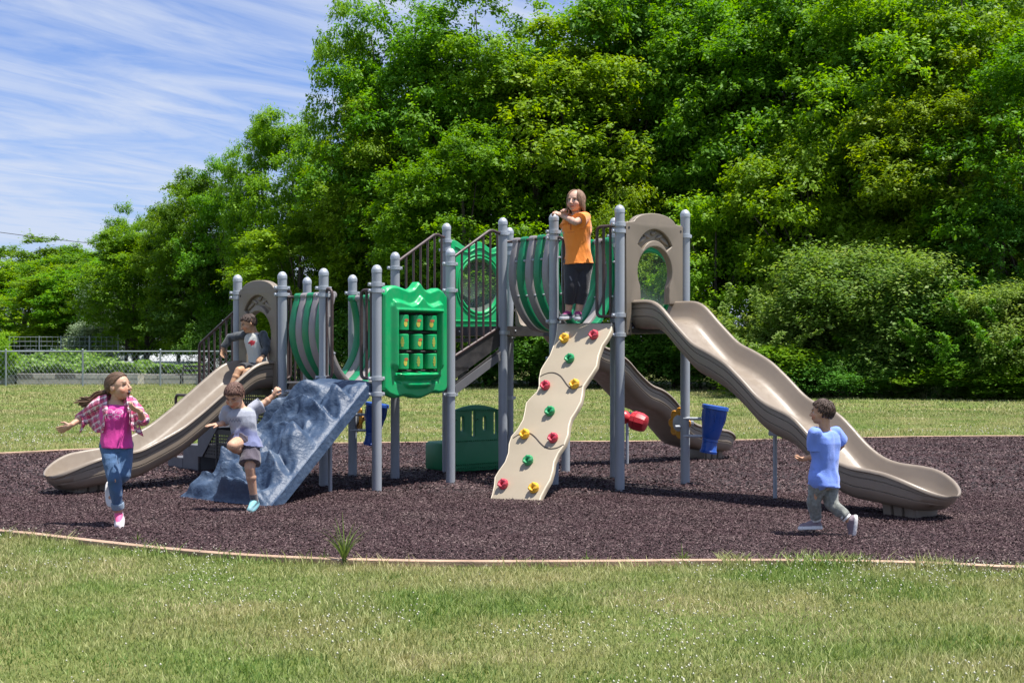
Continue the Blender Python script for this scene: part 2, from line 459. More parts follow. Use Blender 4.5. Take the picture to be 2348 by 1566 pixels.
for v, f_, r_ in parts: vs.append(v); fs.append(f_ + o_); rs.append(r_); o_ += len(v)
M_chip = leafmat('rubber_chip', [(0, (.033, .0185, .021)), (.6, (.066, .040, .044)), (.88, (.104, .067, .070)), (1, (.20, .145, .14))], trans=0.0, rough=.7, posvar=(1.6, [(0, (.042, .026, .028)), (.6, (.082, .053, .055)), (1, (.23, .175, .165))], .45, .70))
[n for n in M_chip.node_tree.nodes if n.type == 'BSDF_PRINCIPLED'][0].inputs['Specular IOR Level'].default_value = .08
me = mesh_np('rubber_mulch', np.concatenate(vs), np.concatenate(fs), M_chip, {'rnd': ('FACE', np.concatenate(rs))})
tag(link('rubber_mulch', me), 'shredded purplish brown rubber mulch covering the play area', 'mulch', kind='stuff')

# grass blades (uncountable)
def blades(n, x0, x1, y0, y1, h, wd, wedge=True, extra=None, excl=None):
    x = rng.uniform(x0, x1, n); y = rng.uniform(y0, y1, n)
    k = ~in_loop(x, y, LPO if excl is None else excl)
    if wedge: k &= np.abs(x) < y * .375 + 1.3
    if extra is not None: k &= extra(x, y)
    x = x[k]; y = y[k]; n = len(x)
    th = rng.uniform(0, 2 * np.pi, n); hh = h * rng.uniform(.45, 1.35, n)
    # longer and greener in patches
    pt = np.sin(x * 1.7 + np.cos(y * 1.1) * 2) * np.cos(y * 1.3 + x * .6)
    hh *= 1 + .3 * pt
    ln = rng.uniform(.2, 1.1, n) * hh
    la = rng.uniform(0, 2 * np.pi, n)
    s = np.stack([np.cos(th), np.sin(th), np.zeros(n)], 1) * (wd * rng.uniform(.6, 1.4, n) / 2)[:, None]
    b = np.stack([x, y, np.full(n, -.004)], 1)
    m_ = b + np.stack([np.cos(la) * ln * .3, np.sin(la) * ln * .3, hh * .6], 1)
    t = b + np.stack([np.cos(la) * ln, np.sin(la) * ln, hh], 1)
    v = np.stack([b - s, b + s, m_ + s * .8, m_ - s * .8, t], 1).reshape(-1, 3)
    i5 = np.arange(n)[:, None] * 5
    f = np.concatenate([np.stack([i5[:, 0], i5[:, 0] + 1, i5[:, 0] + 2], 1), np.stack([i5[:, 0], i5[:, 0] + 2, i5[:, 0] + 3], 1), np.stack([i5[:, 0] + 3, i5[:, 0] + 2, i5[:, 0] + 4], 1)], 0)
    r = rng.random(n)
    return v, f, np.concatenate([r, r, r])
M_grass = leafmat('grass_blade', GREEN, trans=.3, posvar=(.75, STRAW, .40, .62))
def grass(name, batches, label):
    vs = []; fs = []; rs = []; o_ = 0
    for a in batches:
        v, f_, r_ = blades(*a[0], **a[1]); vs.append(v); fs.append(f_ + o_); rs.append(r_); o_ += len(v)
    me = mesh_np(name, np.concatenate(vs), np.concatenate(fs), M_grass, {'rnd': ('FACE', np.concatenate(rs))})
    tag(link(name, me), label, 'grass', kind='stuff')
grass('lawn_grass', [((330000, -5.2, 5.2, 4.9, 10.9, .027, .0044), {}), ((60000, -5.2, 5.2, 4.9, 10.9, .043, .0045), {}),
      ((26000, -5.2, 5.2, 8.0, 11.6, .085, .006), dict(extra=lambda x, y: in_loop(x, y, np.array(offset_loop(loop, .26))) & (np.sin(x * 3.1) + np.sin(x * 7.7 + 1) > -.6))),
      ((60000, .8, 5.2, 8.0, 11.6, .06, .008), dict(excl=np.array(offset_loop(loop, -.07)), extra=lambda x, y: in_loop(x, y, np.array(offset_loop(loop, .2))) & (np.sin(x * 4.1) + np.sin(x * 9.7 + 1) > .3 - (x - 1) * .5))),
      ((30000, -5.2, 2.2, 8.0, 12.6, .055, .007), dict(excl=np.array(offset_loop(loop, -.02)), extra=lambda x, y: in_loop(x, y, np.array(offset_loop(loop, .12))) & (np.sin(x * 5.1) + np.sin(x * 12.7 + 1) > .5)))],
      'short mown lawn grass, green with straw coloured patches, in front of the mulch')
grass('field_grass', [((190000, -13, 14, 16.5, 33, .042, .009), {}), ((120000, -24, 24, 30, 60, .05, .022), {}), ((9000, -10, 12, 16.5, 24, .13, .012), dict(extra=lambda x, y: in_loop(x, y, np.array(offset_loop(loop, .35)))))],
      'mown grass field between the mulch bed and the trees')

# clover flower heads (uncountable)
def clover(spots, r):
    n = len(spots)
    base = np.array([(1, 0, 0), (-.5, .87, 0), (-.5, -.87, 0), (0, 0, 1.1), (0, 0, -.7)])
    fb = np.array([(0, 1, 3), (1, 2, 3), (2, 0, 3), (1, 0, 4), (2, 1, 4), (0, 2, 4)])
    th = rng.uniform(0, 6.28, n); rr = r * rng.uniform(.6, 1.3, n)
    c, s = np.cos(th), np.sin(th)
    v = np.empty((n, 5, 3))
    v[:, :, 0] = base[None, :, 0] * c[:, None] - base[None, :, 1] * s[:, None]
    v[:, :, 1] = base[None, :, 0] * s[:, None] + base[None, :, 1] * c[:, None]
    v[:, :, 2] = base[None, :, 2]
    v = v * rr[:, None, None] + spots[:, None, :]
    f = (fb[None] + (np.arange(n) * 5)[:, None, None]).reshape(-1, 3)
    return v.reshape(-1, 3), f
def spots(n, x0, x1, y0, y1, h0, h1, dens):
    x = rng.uniform(x0, x1, n); y = rng.uniform(y0, y1, n)
    k = ~in_loop(x, y, LPO) & (np.abs(x) < y * .37 + .8)
    x = x[k]; y = y[k]
    pr = np.array([dens(a, b) for a, b in zip(x, y)])
    k = rng.random(len(x)) < pr; x = x[k]; y = y[k]
    return np.stack([x, y, rng.uniform(h0, h1, len(x))], 1)
def dn(x, y):
    v = noise.noise(V((x * .55 + 3, y * .55, 0))) + .5 * noise.noise(V((x * 1.9, y * 1.9, 4)))
    return min(1, max(.02, v * 2.6 + .0 + (.3 if y > 8 else 0) + (.12 if x < -.6 else -.05)))
def dn2(x, y):
    v = noise.noise(V((x * .3, y * .3, 9)))
    return max(.02, min(1, (26.5 - y) / 6.0)) * min(1, max(.1, .45 + v))
S = np.concatenate([spots(15000, -5, 5, 5, 11.5, .045, .085, dn), spots(15000, -12, 12, 17, 34, .05, .09, dn2)])
va, fa = clover(S[S[:, 1] < 14], .0058); vb, fb_ = clover(S[S[:, 1] >= 14], .012)
M_clover = mat('clover_white', (.42, .42, .34), .8, 0, .15, 30)
me = mesh_np('clover_flowers', np.concatenate([va, vb]), np.concatenate([fa, fb_ + len(va)]), M_clover)
tag(link('clover_flowers', me), 'small white clover flower heads scattered in the grass', 'flowers', kind='stuff')

# weeds standing in the mulch
M_weed = leafmat('weed_leaf', [(0, (.08, .13, .03)), (1, (.17, .23, .06))], trans=.3)
def weed(px, py, hgt, nb, spread, name, label):
    Y = GY(py); X = (px - CX) * Y / FPX
    vs = []; fs = []
    for i in range(nb):
        a = random.uniform(0, 6.28); L = hgt * random.uniform(.55, 1.0) if i else hgt * 1.05
        sp = spread * random.uniform(.3, 1) if i else .12
        for k in range(6):
            t = k / 5; wd = .0062 * (1 - t) + .0008
            p = V((X + math.cos(a) * sp * L * t ** 1.6, Y + math.sin(a) * sp * L * t ** 1.6, L * (t - .45 * sp * t ** 3) * (1 if sp < .8 else .8)))
            s = V((-math.sin(a), math.cos(a), 0)) * wd if abs(math.sin(a)) > .3 else V((wd, 0, 0))
            vs += [p - s, p + s]
            if k: j = len(vs) - 4; fs.append((j, j + 1, j + 3, j + 2))
    fs = np.array(fs)
    me = mesh_np(name, np.array([tuple(v) for v in vs]), fs, M_weed, {'rnd': ('FACE', rng.random(len(fs)))})
    tag(link(name, me), label, 'weed')
weed(790, 1296, .34, 34, .75, 'grass_weed', 'tall grassy weed clump with arching blades at the front edge of the mulch')
weed(742, 1292, .10, 10, 1.0, 'grass_weed', 'short thin weed just left of the tall grassy clump')
weed(1566, 1294, .14, 12, 1.1, 'grass_weed', 'thin sprawling weed at the mulch edge below the wavy climbing wall and right tower')
weed(1345, 1292, .09, 12, 1.3, 'grass_weed', 'low spreading weed in the mulch edge, in front of the climbing wall foot')
weed(315, 1246, .09, 6, .9, 'grass_weed', 'small upright weed at the mulch edge below the running girl')
weed(2046, 1297, .08, 14, 1.4, 'grass_weed', 'low leafy weed at the mulch edge in front of the boy in blue')
# ================================================================ play structure (one bolted-together thing)
PS = empty('play_structure', (0, 14.6, 0), 'large tan, green and grey playground structure with slides, towers and climbers on the mulch', 'play structure')
def part(name, bm, m, label=None, parent=None, **k): return obj(name, bm, m, parent or PS, label, **k)
PR = .0475
P_ = dict(A=(1.045, 13.8, 2.78), B=(.421, 14.3, 2.75), C=(1.753, 14.4, 2.794), D=(1.088, 15.1, 2.78),
          P=(-.097, 15.1, 2.78), Q=(-.725, 15.75, 2.78), Rr=(.598, 15.85, 2.78), S=(-.03, 16.3, 2.78),
          L=(-2.967, 15.38, 2.19), LF=(-2.39, 14.8, 2.19), LB=(-2.29, 15.9, 2.19), LR=(-1.726, 15.40, 2.19),
          ML=(-1.88, 14.2, 2.19), MF=(-1.297, 13.64, 2.19), MR=(-.627, 14.49, 2.41), MB=(-1.235, 15.03, 2.41))
DK = dict(A=1.64, B=1.64, C=1.64, D=1.64, P=1.63, Q=1.63, Rr=1.63, S=1.63, L=1.03, LF=1.03, LB=1.03, LR=1.03, ML=1.05, MF=1.05, MR=1.05, MB=1.05)
clampz = dict(A=[-.19, -.255, 'd.07', 'd-.12'], B=[-.19, -.255, 'd.02', 'd-.35'], C=[-.27, 'd-.1'], D=[-.2, -.3, 'd-.1'],
              P=[-.17, 'd-.07'], Q=[-.2, -.3, 'd-.1'], Rr=[-.2, 'd-.1'], S=[-.2, -.3, 'd-.1', 'd-.8'],
              L=[-.2, -.25, 'd-.1'], LF=[-.17, -.24, 'd-.1'], LB=[-.2], LR=[-.2, 'd-.1'],
              ML=[-.2, -.27, 'd.05'], MF=[-.19, -.25, 'd.05', 'd-.1'], MR=[-.16, -.43, 'd-.13'], MB=[-.17, 'd-.1'])
for k, (x, y, t) in P_.items():
    bm = bmesh.new()
    lathe(bm, (x, y, 0), (0, 0, 1), [(-.1, PR), (0, PR), (t - .075, PR)], 28)
    po = part('post', bm, M_post, 'silvery blue grey round upright post')
    bm = bmesh.new()
    lathe(bm, (x, y, 0), (0, 0, 1), [(t - .078, PR + .002), (t - .05, PR + .0035), (t - .043, PR + .002), (t - .03, PR * .93), (t - .012, PR * .68), (t - .003, PR * .36), (t, .004)], 28)
    part('cap', bm, M_clamp, parent=po)
    for c in clampz[k]:
        z = t + c if not isinstance(c, str) else DK[k] + float(c[1:])
        bm = bmesh.new()
        lathe(bm, (x, y, 0), (0, 0, 1), [(z - .02, PR), (z - .018, PR + .012), (z + .018, PR + .012), (z + .02, PR)], 28)
        for s in (-1, 1):
            ang = R(40) if s > 0 else R(205)
            c_ = V((x + math.cos(ang) * (PR + .022), y + math.sin(ang) * (PR + .022), z))
            box(bm, c_, .035, .028, .034, Matrix.Rotation(ang, 3, 'Z'), .005)
            ball(bm, c_ + V((0, -.016, 0)), .009, u=8, v=6)
        part('clamp', bm, M_clamp, parent=po)
def P3(k, z=0): return V((P_[k][0], P_[k][1], z))
def fr(a, b): return edge_frame(P_[a], P_[b])
def on(M, a, z, n=0): return M @ V((a, z, n))
def pix(M, px, py, off=0.0):
    """where the photo's view ray meets the (offset) panel plane, in panel coordinates"""
    o = V((0, 0, CAMH)); d = V(((px - CX) / FPX, 1, -(py - HY) / FPX))
    nrm = M.to_3x3() @ V((0, 0, 1)); q = M.translation + nrm * off
    t = (q - o).dot(nrm) / d.dot(nrm)
    l = M.inverted() @ (o + d * t)
    return l.x, l.y

# ---- decks
def deck(ks, z, label):
    c = sum((P3(k) for k in ks), V()) / 4
    pts = [P3(k) + (c - P3(k)).normalized() * .03 for k in ks]
    bm = bmesh.new()
    lo = [bm.verts.new((p.x, p.y, z - .10)) for p in pts]; hi = [bm.verts.new((p.x, p.y, z)) for p in pts]
    bridge(bm, lo, hi); bm.faces.new(hi); bm.faces.new(lo[::-1])
    o = part('deck', bm, M_dark, label, smooth=False)
    for i in range(4):
        a, b = pts[i], pts[(i + 1) % 4]
        for t in (.2, .8): bm = bmesh.new(); ball(bm, a.lerp(b, t) + V((0, 0, z - .05)), .010, u=8, v=6); part('rivet', bm, M_clamp, parent=o)
deck(['A', 'C', 'D', 'B'], 1.64, 'high black platform under the girl in orange')
deck(['P', 'Rr', 'S', 'Q'], 1.63, 'high black platform at the top of the stairs')
deck(['LF', 'LR', 'LB', 'L'], 1.03, 'low black platform behind the single wave slide')
deck(['MF', 'MR', 'MB', 'ML'], 1.05, 'low black platform at the rock climber')

# ---- cradle bridges of curved slats
UP = [(.115, .90), (.10, .86), (.065, .75), (.04, .62), (.035, .50), (.055, .38), (.10, .26), (.175, .14), (.27, .04), (.38, -.03)]
def cradle(a0, a1, b0, b1, dz, t0, dt, n, first, label):
    root = None
    for i in range(n):
        t = t0 + dt * i
        a = P3(a0).lerp(P3(a1), t); b = P3(b0).lerp(P3(b1), t)
        ax = (P3(a1) - P3(a0) + P3(b1) - P3(b0)).normalized()
        cr = (b - a); Wd = cr.length; cr.normalize()
        pr = [(u, z) for u, z in UP] + [(Wd / 2, -.06)] + [(Wd - u, z) for u, z in UP[::-1]]
        pts = [a + cr * u + V((0, 0, dz + z)) for u, z in pr]
        pts = [pts[0]] + [p.lerp(q, k / 3) for p, q in zip(pts, pts[1:]) for k in (1, 2, 3)]
        for _ in range(2): pts = [pts[0]] + [(pts[j - 1] + pts[j] * 2 + pts[j + 1]) / 4 for j in range(1, len(pts) - 1)] + [pts[-1]]
        bm = bmesh.new(); rings = []
        m = len(pts)
        for j, p in enumerate(pts):
            tg = (pts[min(j + 1, m - 1)] - pts[max(j - 1, 0)]).normalized(); nn = tg.cross(ax)
            e = min(j, m - 1 - j); k = .55 + .45 * min(1, e / 3)
            wdt = (.050 + .008 * math.sin(math.pi * j / (m - 1)))
            rings.append((p, ax * wdt * (1 if e > 0 else .8), nn * .026 * k))
        loft(bm, rings, 14, .55)
        # rounded head where the slat wraps the hand rail
        for p in (pts[1], pts[-2]): lathe(bm, p - ax * .048, ax, [(0, .02), (.006, .036), (.09, .036), (.096, .02)], 14)
        c = (i + first) % 2
        s = part('slat', bm, M_slatg if c == 0 else M_slatt, 'green curved slat' if c == 0 else 'grey curved slat')
        for j in (8, 17, m - 9, m - 18):
            bm = bmesh.new()
            tg = (pts[j + 1] - pts[j - 1]).normalized(); nn = tg.cross(ax)
            lathe(bm, pts[j] + ax * .050 - nn * 0.0, ax, [(0, .012), (.028, .012), (.032, .006)], 10)
            part('bolt', bm, M_clamp, parent=s)
    for p0, p1, sg in ((a0, a1, 1), (b0, b1, -1)):
        bm = bmesh.new()
        cr = (P3(b0) - P3(a0)).normalized() * (.115 * sg)
        u = (P3(p1) - P3(p0)).normalized()
        A, B = P3(p0, dz + .885), P3(p1, dz + .885)
        tube(bm, fillet([A, A + cr * .9 + u * .06, B + cr * .9 - u * .06, B], .05, 5), .016, 10)
        part('bridge_rail', bm, M_brown)
cradle('P', 'B', 'Rr', 'D', 1.64, .15, .165, 6, 1, '')
cradle('LF', 'ML', 'LR', 'MB', 1.04, .20, .16, 6, 0, '')

# ---- entry hoop rails
def hoop(M, a0, a1, z0, z1, bars, label=None, r=.0165):
    bm = bmesh.new()
    tube(bm, fillet([on(M, a0, z1), on(M, a1, z1), on(M, a1, z0), on(M, a0, z0)], .06, 6), r, 10)
    for b in bars: tube(bm, [on(M, b, z0), on(M, b, z1)], r * .85, 8)
    o = part('hoop_rail', bm, M_brown, label)
    for z in (z0, z1):
        bm = bmesh.new(); ball(bm, on(M, a0 + (.03 if a1 > a0 else -.03), z), .024, .024, .024, u=10, v=8)
        part('fitting', bm, M_clamp, parent=o)
M, Lw = fr('B', 'A')
hoop(M, Lw, Lw - .27, 1.70, 2.58, [Lw - .11, Lw - .19], 'brown hoop rail at the right side of the wavy climbing wall')
hoop(M, 0, .12, 1.68, 2.50, [.03], 'brown hoop rail behind the girl in orange')
M, Lw = fr('ML', 'MF')
hoop(M, Lw, Lw - .23, 1.10, 1.95, [Lw - .08, Lw - .15], 'brown hoop rail at the right side of the rock climber')
hoop(M, 0, .13, 1.10, 1.98, [.045], 'brown hoop rail at the left side of the rock climber')
M, Lw = fr('LF', 'LR')
hoop(M, 0, .10, 1.08, 2.0, [.06], 'brown hoop rail beside the low tower')

# ---- slides
def slide(label, start, d, hw, rim, s1, tip, z_tip, bot_tip, do=.28, di=.20, near=None, m=M_tan):
    d = V((d[0], d[1], 0)).normalized(); wv = V((-d.y, d.x, 0)); S0 = V((start[0], start[1], 0))
    rs_, rz_ = [p[0] for p in rim], [p[1] for p in rim]
    def rz(s): return float(np.interp(s, rs_, rz_))
    ss = list(np.linspace(-.06, s1, 64)); ph = np.linspace(0, R(86.5), 18)[1:]
    ss += [s1 + (tip - s1) * math.sin(p) for p in ph]
    def sm(s): # lightly smoothed rim height
        return sum(rz(s + k * .03) for k in (-2, -1, 0, 1, 2)) / 5
    bm = bmesh.new(); prev = None; rings = []
    for s in ss:
        q = max(0, (s - s1) / (tip - s1)); kw = max(0, 1 - q ** 2.7) ** .5
        z = sm(min(s, s1)) * (1 - q ** 1.6) + z_tip * q ** 1.6 if q > 0 else sm(s)
        dep = di * (1 - q ** 4) ; out = do * (1 - q * q) + max(.05, (z_tip - bot_tip)) * q * q
        flare = 1 + .10 * math.exp(-((s - s1) / .25) ** 2)
        H_ = (hw * flare) * kw
        rr = .026
        def bul(f): return .018 * math.sin(math.pi * f)
        # near-side half profile, from underside centre out and up over the rim and into the chute
        half = [(0, z - out), (H_ * .55, z - out), (H_ * .82, z - out + .012), (H_ * .94 , z - out + .05)]
        for f in (.34, .40, .415, .43, .445, .62, .68, .695, .71, .725, .86):
            g = -.011 if f in (.415, .43, .695, .71) else 0
            half.append((H_ * (.94 + .06 * min(1, f)) + (bul(f) + g) * kw, z - out * (1 - f)))
        for k in range(7):
            a = math.pi * k / 6
            half.append((H_ + (math.cos(a) * rr) + .012 * kw, z - rr + math.sin(a) * rr * 1.0))
        for f, e in ((.45, .045), (.75, .062), (.92, .09), (1.0, .14), (1.0, .2)):
            half.append((max(0, H_ - e * (kw + .001)), z - dep * f))
        half.append((0, z - dep))
        c = S0 + d * s
        if q > 0: c = c  # stays on the axis
        pts = [(-t, zz) for t, zz in half] + [(t, zz) for t, zz in half[::-1]][1:-1]
        ext = d * (0)
        rings.append([bm.verts.new(c + wv * t + V((0, 0, zz)) - d * (.13 * q * q * max(0, (z - zz) / max(out, .05)) ** 1.6)) for t, zz in pts])
    for a, b in zip(rings, rings[1:]): bridge(bm, a, b)
    bm.faces.new(rings[-1]); bm.faces.new(rings[0][::-1])
    bmesh.ops.recalc_face_normals(bm, faces=bm.faces)
    return part('slide', bm, m, label, angle=60), d, wv, S0, sm
rimR = [(-.1, 1.86), (.28, 1.86), (.40, 1.83), (.50, 1.76), (.60, 1.67), (.69, 1.60), (.90, 1.44), (1.10, 1.37), (1.33, 1.27), (1.57, 1.10), (1.73, .97), (1.85, .91), (1.93, .885), (2.14, .82), (2.30, .70), (2.46, .56), (2.63, .46), (2.8, .42), (3.09, .405), (3.2, .37), (3.6, .30)]
sR, dR, wR, S0R, smR = slide('tall tan double wave slide at the right', (1.40, 14.11), (.579, -.815), .28, rimR, 3.08, 3.58, .22, .10)
rimL = [(-.1, 1.27), (.16, 1.26), (.28, 1.22), (.45, 1.10), (.68, .93), (.9, .77), (1.13, .62), (1.35, .52), (1.6, .42), (1.95, .38), (2.1, .34), (2.4, .3)]
sL, dL, wL, S0L, smL = slide('short tan slide at the left under the seated boy', (-2.68, 15.09), (-.697, -.717), .28, rimL, 1.93, 2.42, .19, .05, do=.29)
rimB = [(-.1, 1.85), (.25, 1.85), (.45, 1.68), (.76, 1.43), (.96, 1.38), (1.18, 1.27), (1.35, 1.12), (1.57, .97), (1.78, .91), (1.94, .82), (2.07, .70), (2.3, .50), (2.55, .43), (2.8, .41), (2.94, .36), (3.3, .3)]
sB, dB, wB, S0B, smB = slide('tan wave slide running away behind the wavy climbing wall', (.27, 16.1), (.76, .65), .28, rimB, 2.82, 3.28, .24, .10)
def foot(sl, S0, d, wv, s, z, L=.34):
    bm = bmesh.new(); c = S0 + d * s
    for k in (-1, 0, 1):
        loft(bm, [(c + d * (k * .11) + V((0, 0, -.02)), d * .045, wv * .15), (c + d * (k * .11) + V((0, 0, z + .05)), d * .06, wv * .18)], 12, .35)
    box(bm, c + V((0, 0, z * .5)), L, .26, z, Matrix.Rotation(math.atan2(d.y, d.x), 3, 'Z'), .01)
    part('slide_foot', bm, M_tan, parent=sl)
foot(sR, S0R, dR, wR, 3.16, .14); foot(sL, S0L, dL, wL, 2.03, .10); foot(sB, S0B, dB, wB, 2.86, .14)
def pole(sl, x, y, z, r=.019):
    bm = bmesh.new(); tube(bm, [(x, y, -.05), (x, y, z)], r, 12); box(bm, (x, y, z), .12, .05, .05, Matrix.Rotation(-.95, 3, 'Z'), .006)
    part('support_pole', bm, M_post, parent=sl)
pole(sR, 2.38, 12.87, .62); pole(sB, 1.366, 16.87, .62)

# ---- arched slide entrance panels
def arch_panel(ka, kb, dz, label):
    M, L = fr(ka, kb); c = L / 2; e = .062
    sh = dz + .985
    top = [(c + .30 * math.cos(a), sh - .015 + .115 * math.sin(a)) for a in np.linspace(R(12), R(168), 13)]
    outl = [(L - e, dz - .12), (L - e, sh - .02), (L - e - .02, sh)] + [(c + .34, sh)] + top + [(c - .34, sh)] + [(e + .02, sh), (e, sh - .02), (e, dz - .12), (e + .075, dz - .12), (e + .075, dz + .19)]
    # keyhole opening, joined to the outline at the bottom
    op = [(c - .20, dz + .19), (c - .20, dz + .27), (c - .205, dz + .33)] + [(c + .245 * math.cos(a), dz + .50 + .255 * math.sin(a)) for a in np.linspace(R(212), R(-32), 22)] + [(c + .205, dz + .33), (c + .20, dz + .27), (c + .20, dz + .19)]
    outl = outl + op + [(L - e - .075, dz + .19), (L - e - .075, dz - .12)]
    fan = [(c + .285 * math.cos(a) * 1.02, dz + .58 + .345 * math.sin(a)) for a in np.linspace(R(33), R(147), 14)] + [(c + .20 * math.cos(a), dz + .60 + .215 * math.sin(a)) for a in np.linspace(R(147), R(33), 14)]
    back = plate([outl], M, -.045, .035, .004)
    front = plate([outl, fan], M, -.012, .042, .010, 3)
    o = part('arch_panel', merge(back, front), M_tanp, label, angle=35)
    bm = bmesh.new()
    Rm = M.to_3x3()
    for sg in (-1, 1):
        for k, (a, r1, r2) in enumerate(((52, .075, .022), (70, .05, .018))):
            an = R(90 - sg * (90 - a)) if sg > 0 else R(180 - a)
            an = R(a) if sg > 0 else R(180 - a)
            x_, z_ = c + .262 * math.cos(an), dz + .585 + .30 * math.sin(an)
            rot = Rm @ Matrix.Rotation(an - math.pi / 2 + sg * R(8 + 35 * k), 3, 'Z')
            ball(bm, on(M, x_, z_ - .01, -.004), r1, r2, .014, rot, 14, 8)
    ball(bm, on(M, c, dz + .885, -.004), .03, .022, .016, Rm, 12, 8); ball(bm, on(M, c + .03, dz + .90, -.004), .02, .012, .012, Rm, 10, 6)
    part('leaf_relief', bm, M_tanp, parent=o)
    for a in (e + .035, L - e - .035):
        for z in (sh - .06, dz - .08):
            bm = bmesh.new(); lathe(bm, on(M, a, z, .0285), Rm @ V((0, 0, 1)), [(0, .013), (.004, .012)], 12)
            part('bolt', bm, M_rubber, parent=o)
arch_panel('A', 'C', 1.64, 'tan arched panel at the top of the tall slide')
arch_panel('L', 'LF', 1.03, 'tan arched panel behind the seated boy')

# ---- green bubble window panels
def bubble(ka, kb, dz, label, cr=.27, zt=.98, inset=.05, flip=1):
    M, L = fr(ka, kb); c = L / 2; z0 = dz + .03; z1 = dz + zt
    tp = [(a, z1 - .02 + .035 * math.sin((a / L) * math.pi * 5)) for a in np.linspace(L - inset, inset, 26)]
    outl = [(inset, z0), (L - inset, z0)] + tp
    cz = dz + .50
    hole = [(c + cr * math.cos(a), cz + cr * 1.08 * math.sin(a)) for a in np.linspace(0, 2 * math.pi, 49)[:-1]]
    bm = plate([outl, hole], M, -.02, .04, .008)
    o = part('bubble_panel', bm, M_green, label, angle=35)
    bm = bmesh.new()
    for k, rr in ((1.07, .014), (1.2, .010)):
        tube(bm, [on(M, c + cr * k * math.cos(a), cz + cr * 1.08 * k * math.sin(a), .02) for a in np.linspace(.001, 2 * math.pi, 50)], rr, 8)
    tube(bm, [on(M, a, z1 - .085 + .03 * math.sin((a / L) * math.pi * 5), .02) for a in np.linspace(inset + .05, L - inset - .05, 24)], .010, 8)
    tube(bm, [on(M, a, z0 + .07, .02) for a in np.linspace(inset + .05, L - inset - .05, 4)], .010, 8)
    part('raised_rim', bm, M_green, parent=o)
    bm = bmesh.new(); Rm = M.to_3x3()
    prof = [(0, cr * 1.0), (-.05 * flip, cr * .97), (-.12 * flip, cr * .82), (-.17 * flip, cr * .52), (-.185 * flip, cr * .2), (-.187 * flip, .004)]
    rings = [ring(bm, on(M, c, cz, h), Rm @ V((r, 0, 0)), Rm @ V((0, r * 1.08, 0)), 32) for h, r in prof]
    for a, b in zip(rings, rings[1:]): bridge(bm, a, b)
    part('bubble_window', bm, M_bubble, parent=o)
bubble('Q', 'S', 1.60, 'bright green panel with round bubble window behind the stair rails')
bubble('D', 'C', 1.56, 'green panel with bubble window seen through the tan arch', cr=.30)

# ---- under-deck play counter with slots and bench
M, L = fr('Q', 'S')
outl = [(-.03, .02), (L - .05, .02), (L - .05, .66)] + [(a, .66 + .10 * math.sin(math.pi * min(1, max(0, (a + .03) / (L - .02))))) for a in np.linspace(L - .1, .02, 14)] + [(-.03, .66)]
holes = []
for x, y0, y1 in ((1058, 954, 989), (1084, 939, 1001), (1109, 954, 987), (1134, 943, 996)):
    a, zt = pix(M, x, y0); _, zb = pix(M, x, y1); a = min(a, L - .10)
    holes.append([(a + .022 * math.cos(t), zt - .022 + .022 * math.sin(t)) for t in np.linspace(0, math.pi, 7)] + [(a + .022 * math.cos(t), zb + .022 + .022 * math.sin(t)) for t in np.linspace(math.pi, 2 * math.pi, 7)])
bm = plate([outl] + holes, M, -.03, .05, .008)
for zr, a0, a1 in ((.70, .1, L - .12), (.10, .0, L - .08), (.60, .02, .16), (.60, .38, .46), (.36, .0, L - .1), (.06, 0, L - .08)):
    n = int((a1 - a0) / .03)
    for i in range(n): box(bm, on(M, a0 + i * .03, zr, .024), .012, .012, .05 if zr != .36 else .02, M.to_3x3(), 0)
cnt = part('play_counter', bm, M_dgreen, 'dark green slotted counter panel under the high platform')
bm = bmesh.new()
box(bm, on(M, L / 2 - .06, .19, -.24), L - .1, .32, .36, M.to_3x3(), .04)
for i in range(9): box(bm, on(M, .05 + i * .09, .19, -.425), .03, .26, .012, M.to_3x3(), .003)
part('bench_seat', bm, M_dgreen, parent=cnt)

# ---- tic tac toe panel
M, L = fr('MF', 'MR'); Rm = M.to_3x3()
a0, a1 = .075, L - .065; wa = a1 - a0
TA = [0, .05, .13, .2, .3, .38, .47, .55, .62, .7, .78, .85, .93, 1.0]; TZ = [1.90, 1.97, 2.0, 2.0, 1.98, 1.96, 1.985, 2.06, 1.985, 1.96, 1.98, 2.0, 1.97, 1.90]
BA = [0, .08, .2, .32, .42, .5, .58, .68, .78, .86, .95, 1.0]; BZ = [1.00, .94, .905, .925, .915, .895, .895, .92, .95, .935, .945, 1.0]
def ss_(x): x = min(1, max(0, x)); return x * x * (3 - 2 * x)
WIN = (.17, .84, 1.15, 1.745)
def fine(X, Z):
    x = np.linspace(0, 1, 401); z = np.interp(x, X, Z); k = np.hanning(33); k /= k.sum(); return x, np.convolve(np.pad(z, 16, mode='edge'), k, 'valid')
TA, TZ = fine(TA, TZ); BA, BZ = fine(BA, BZ)
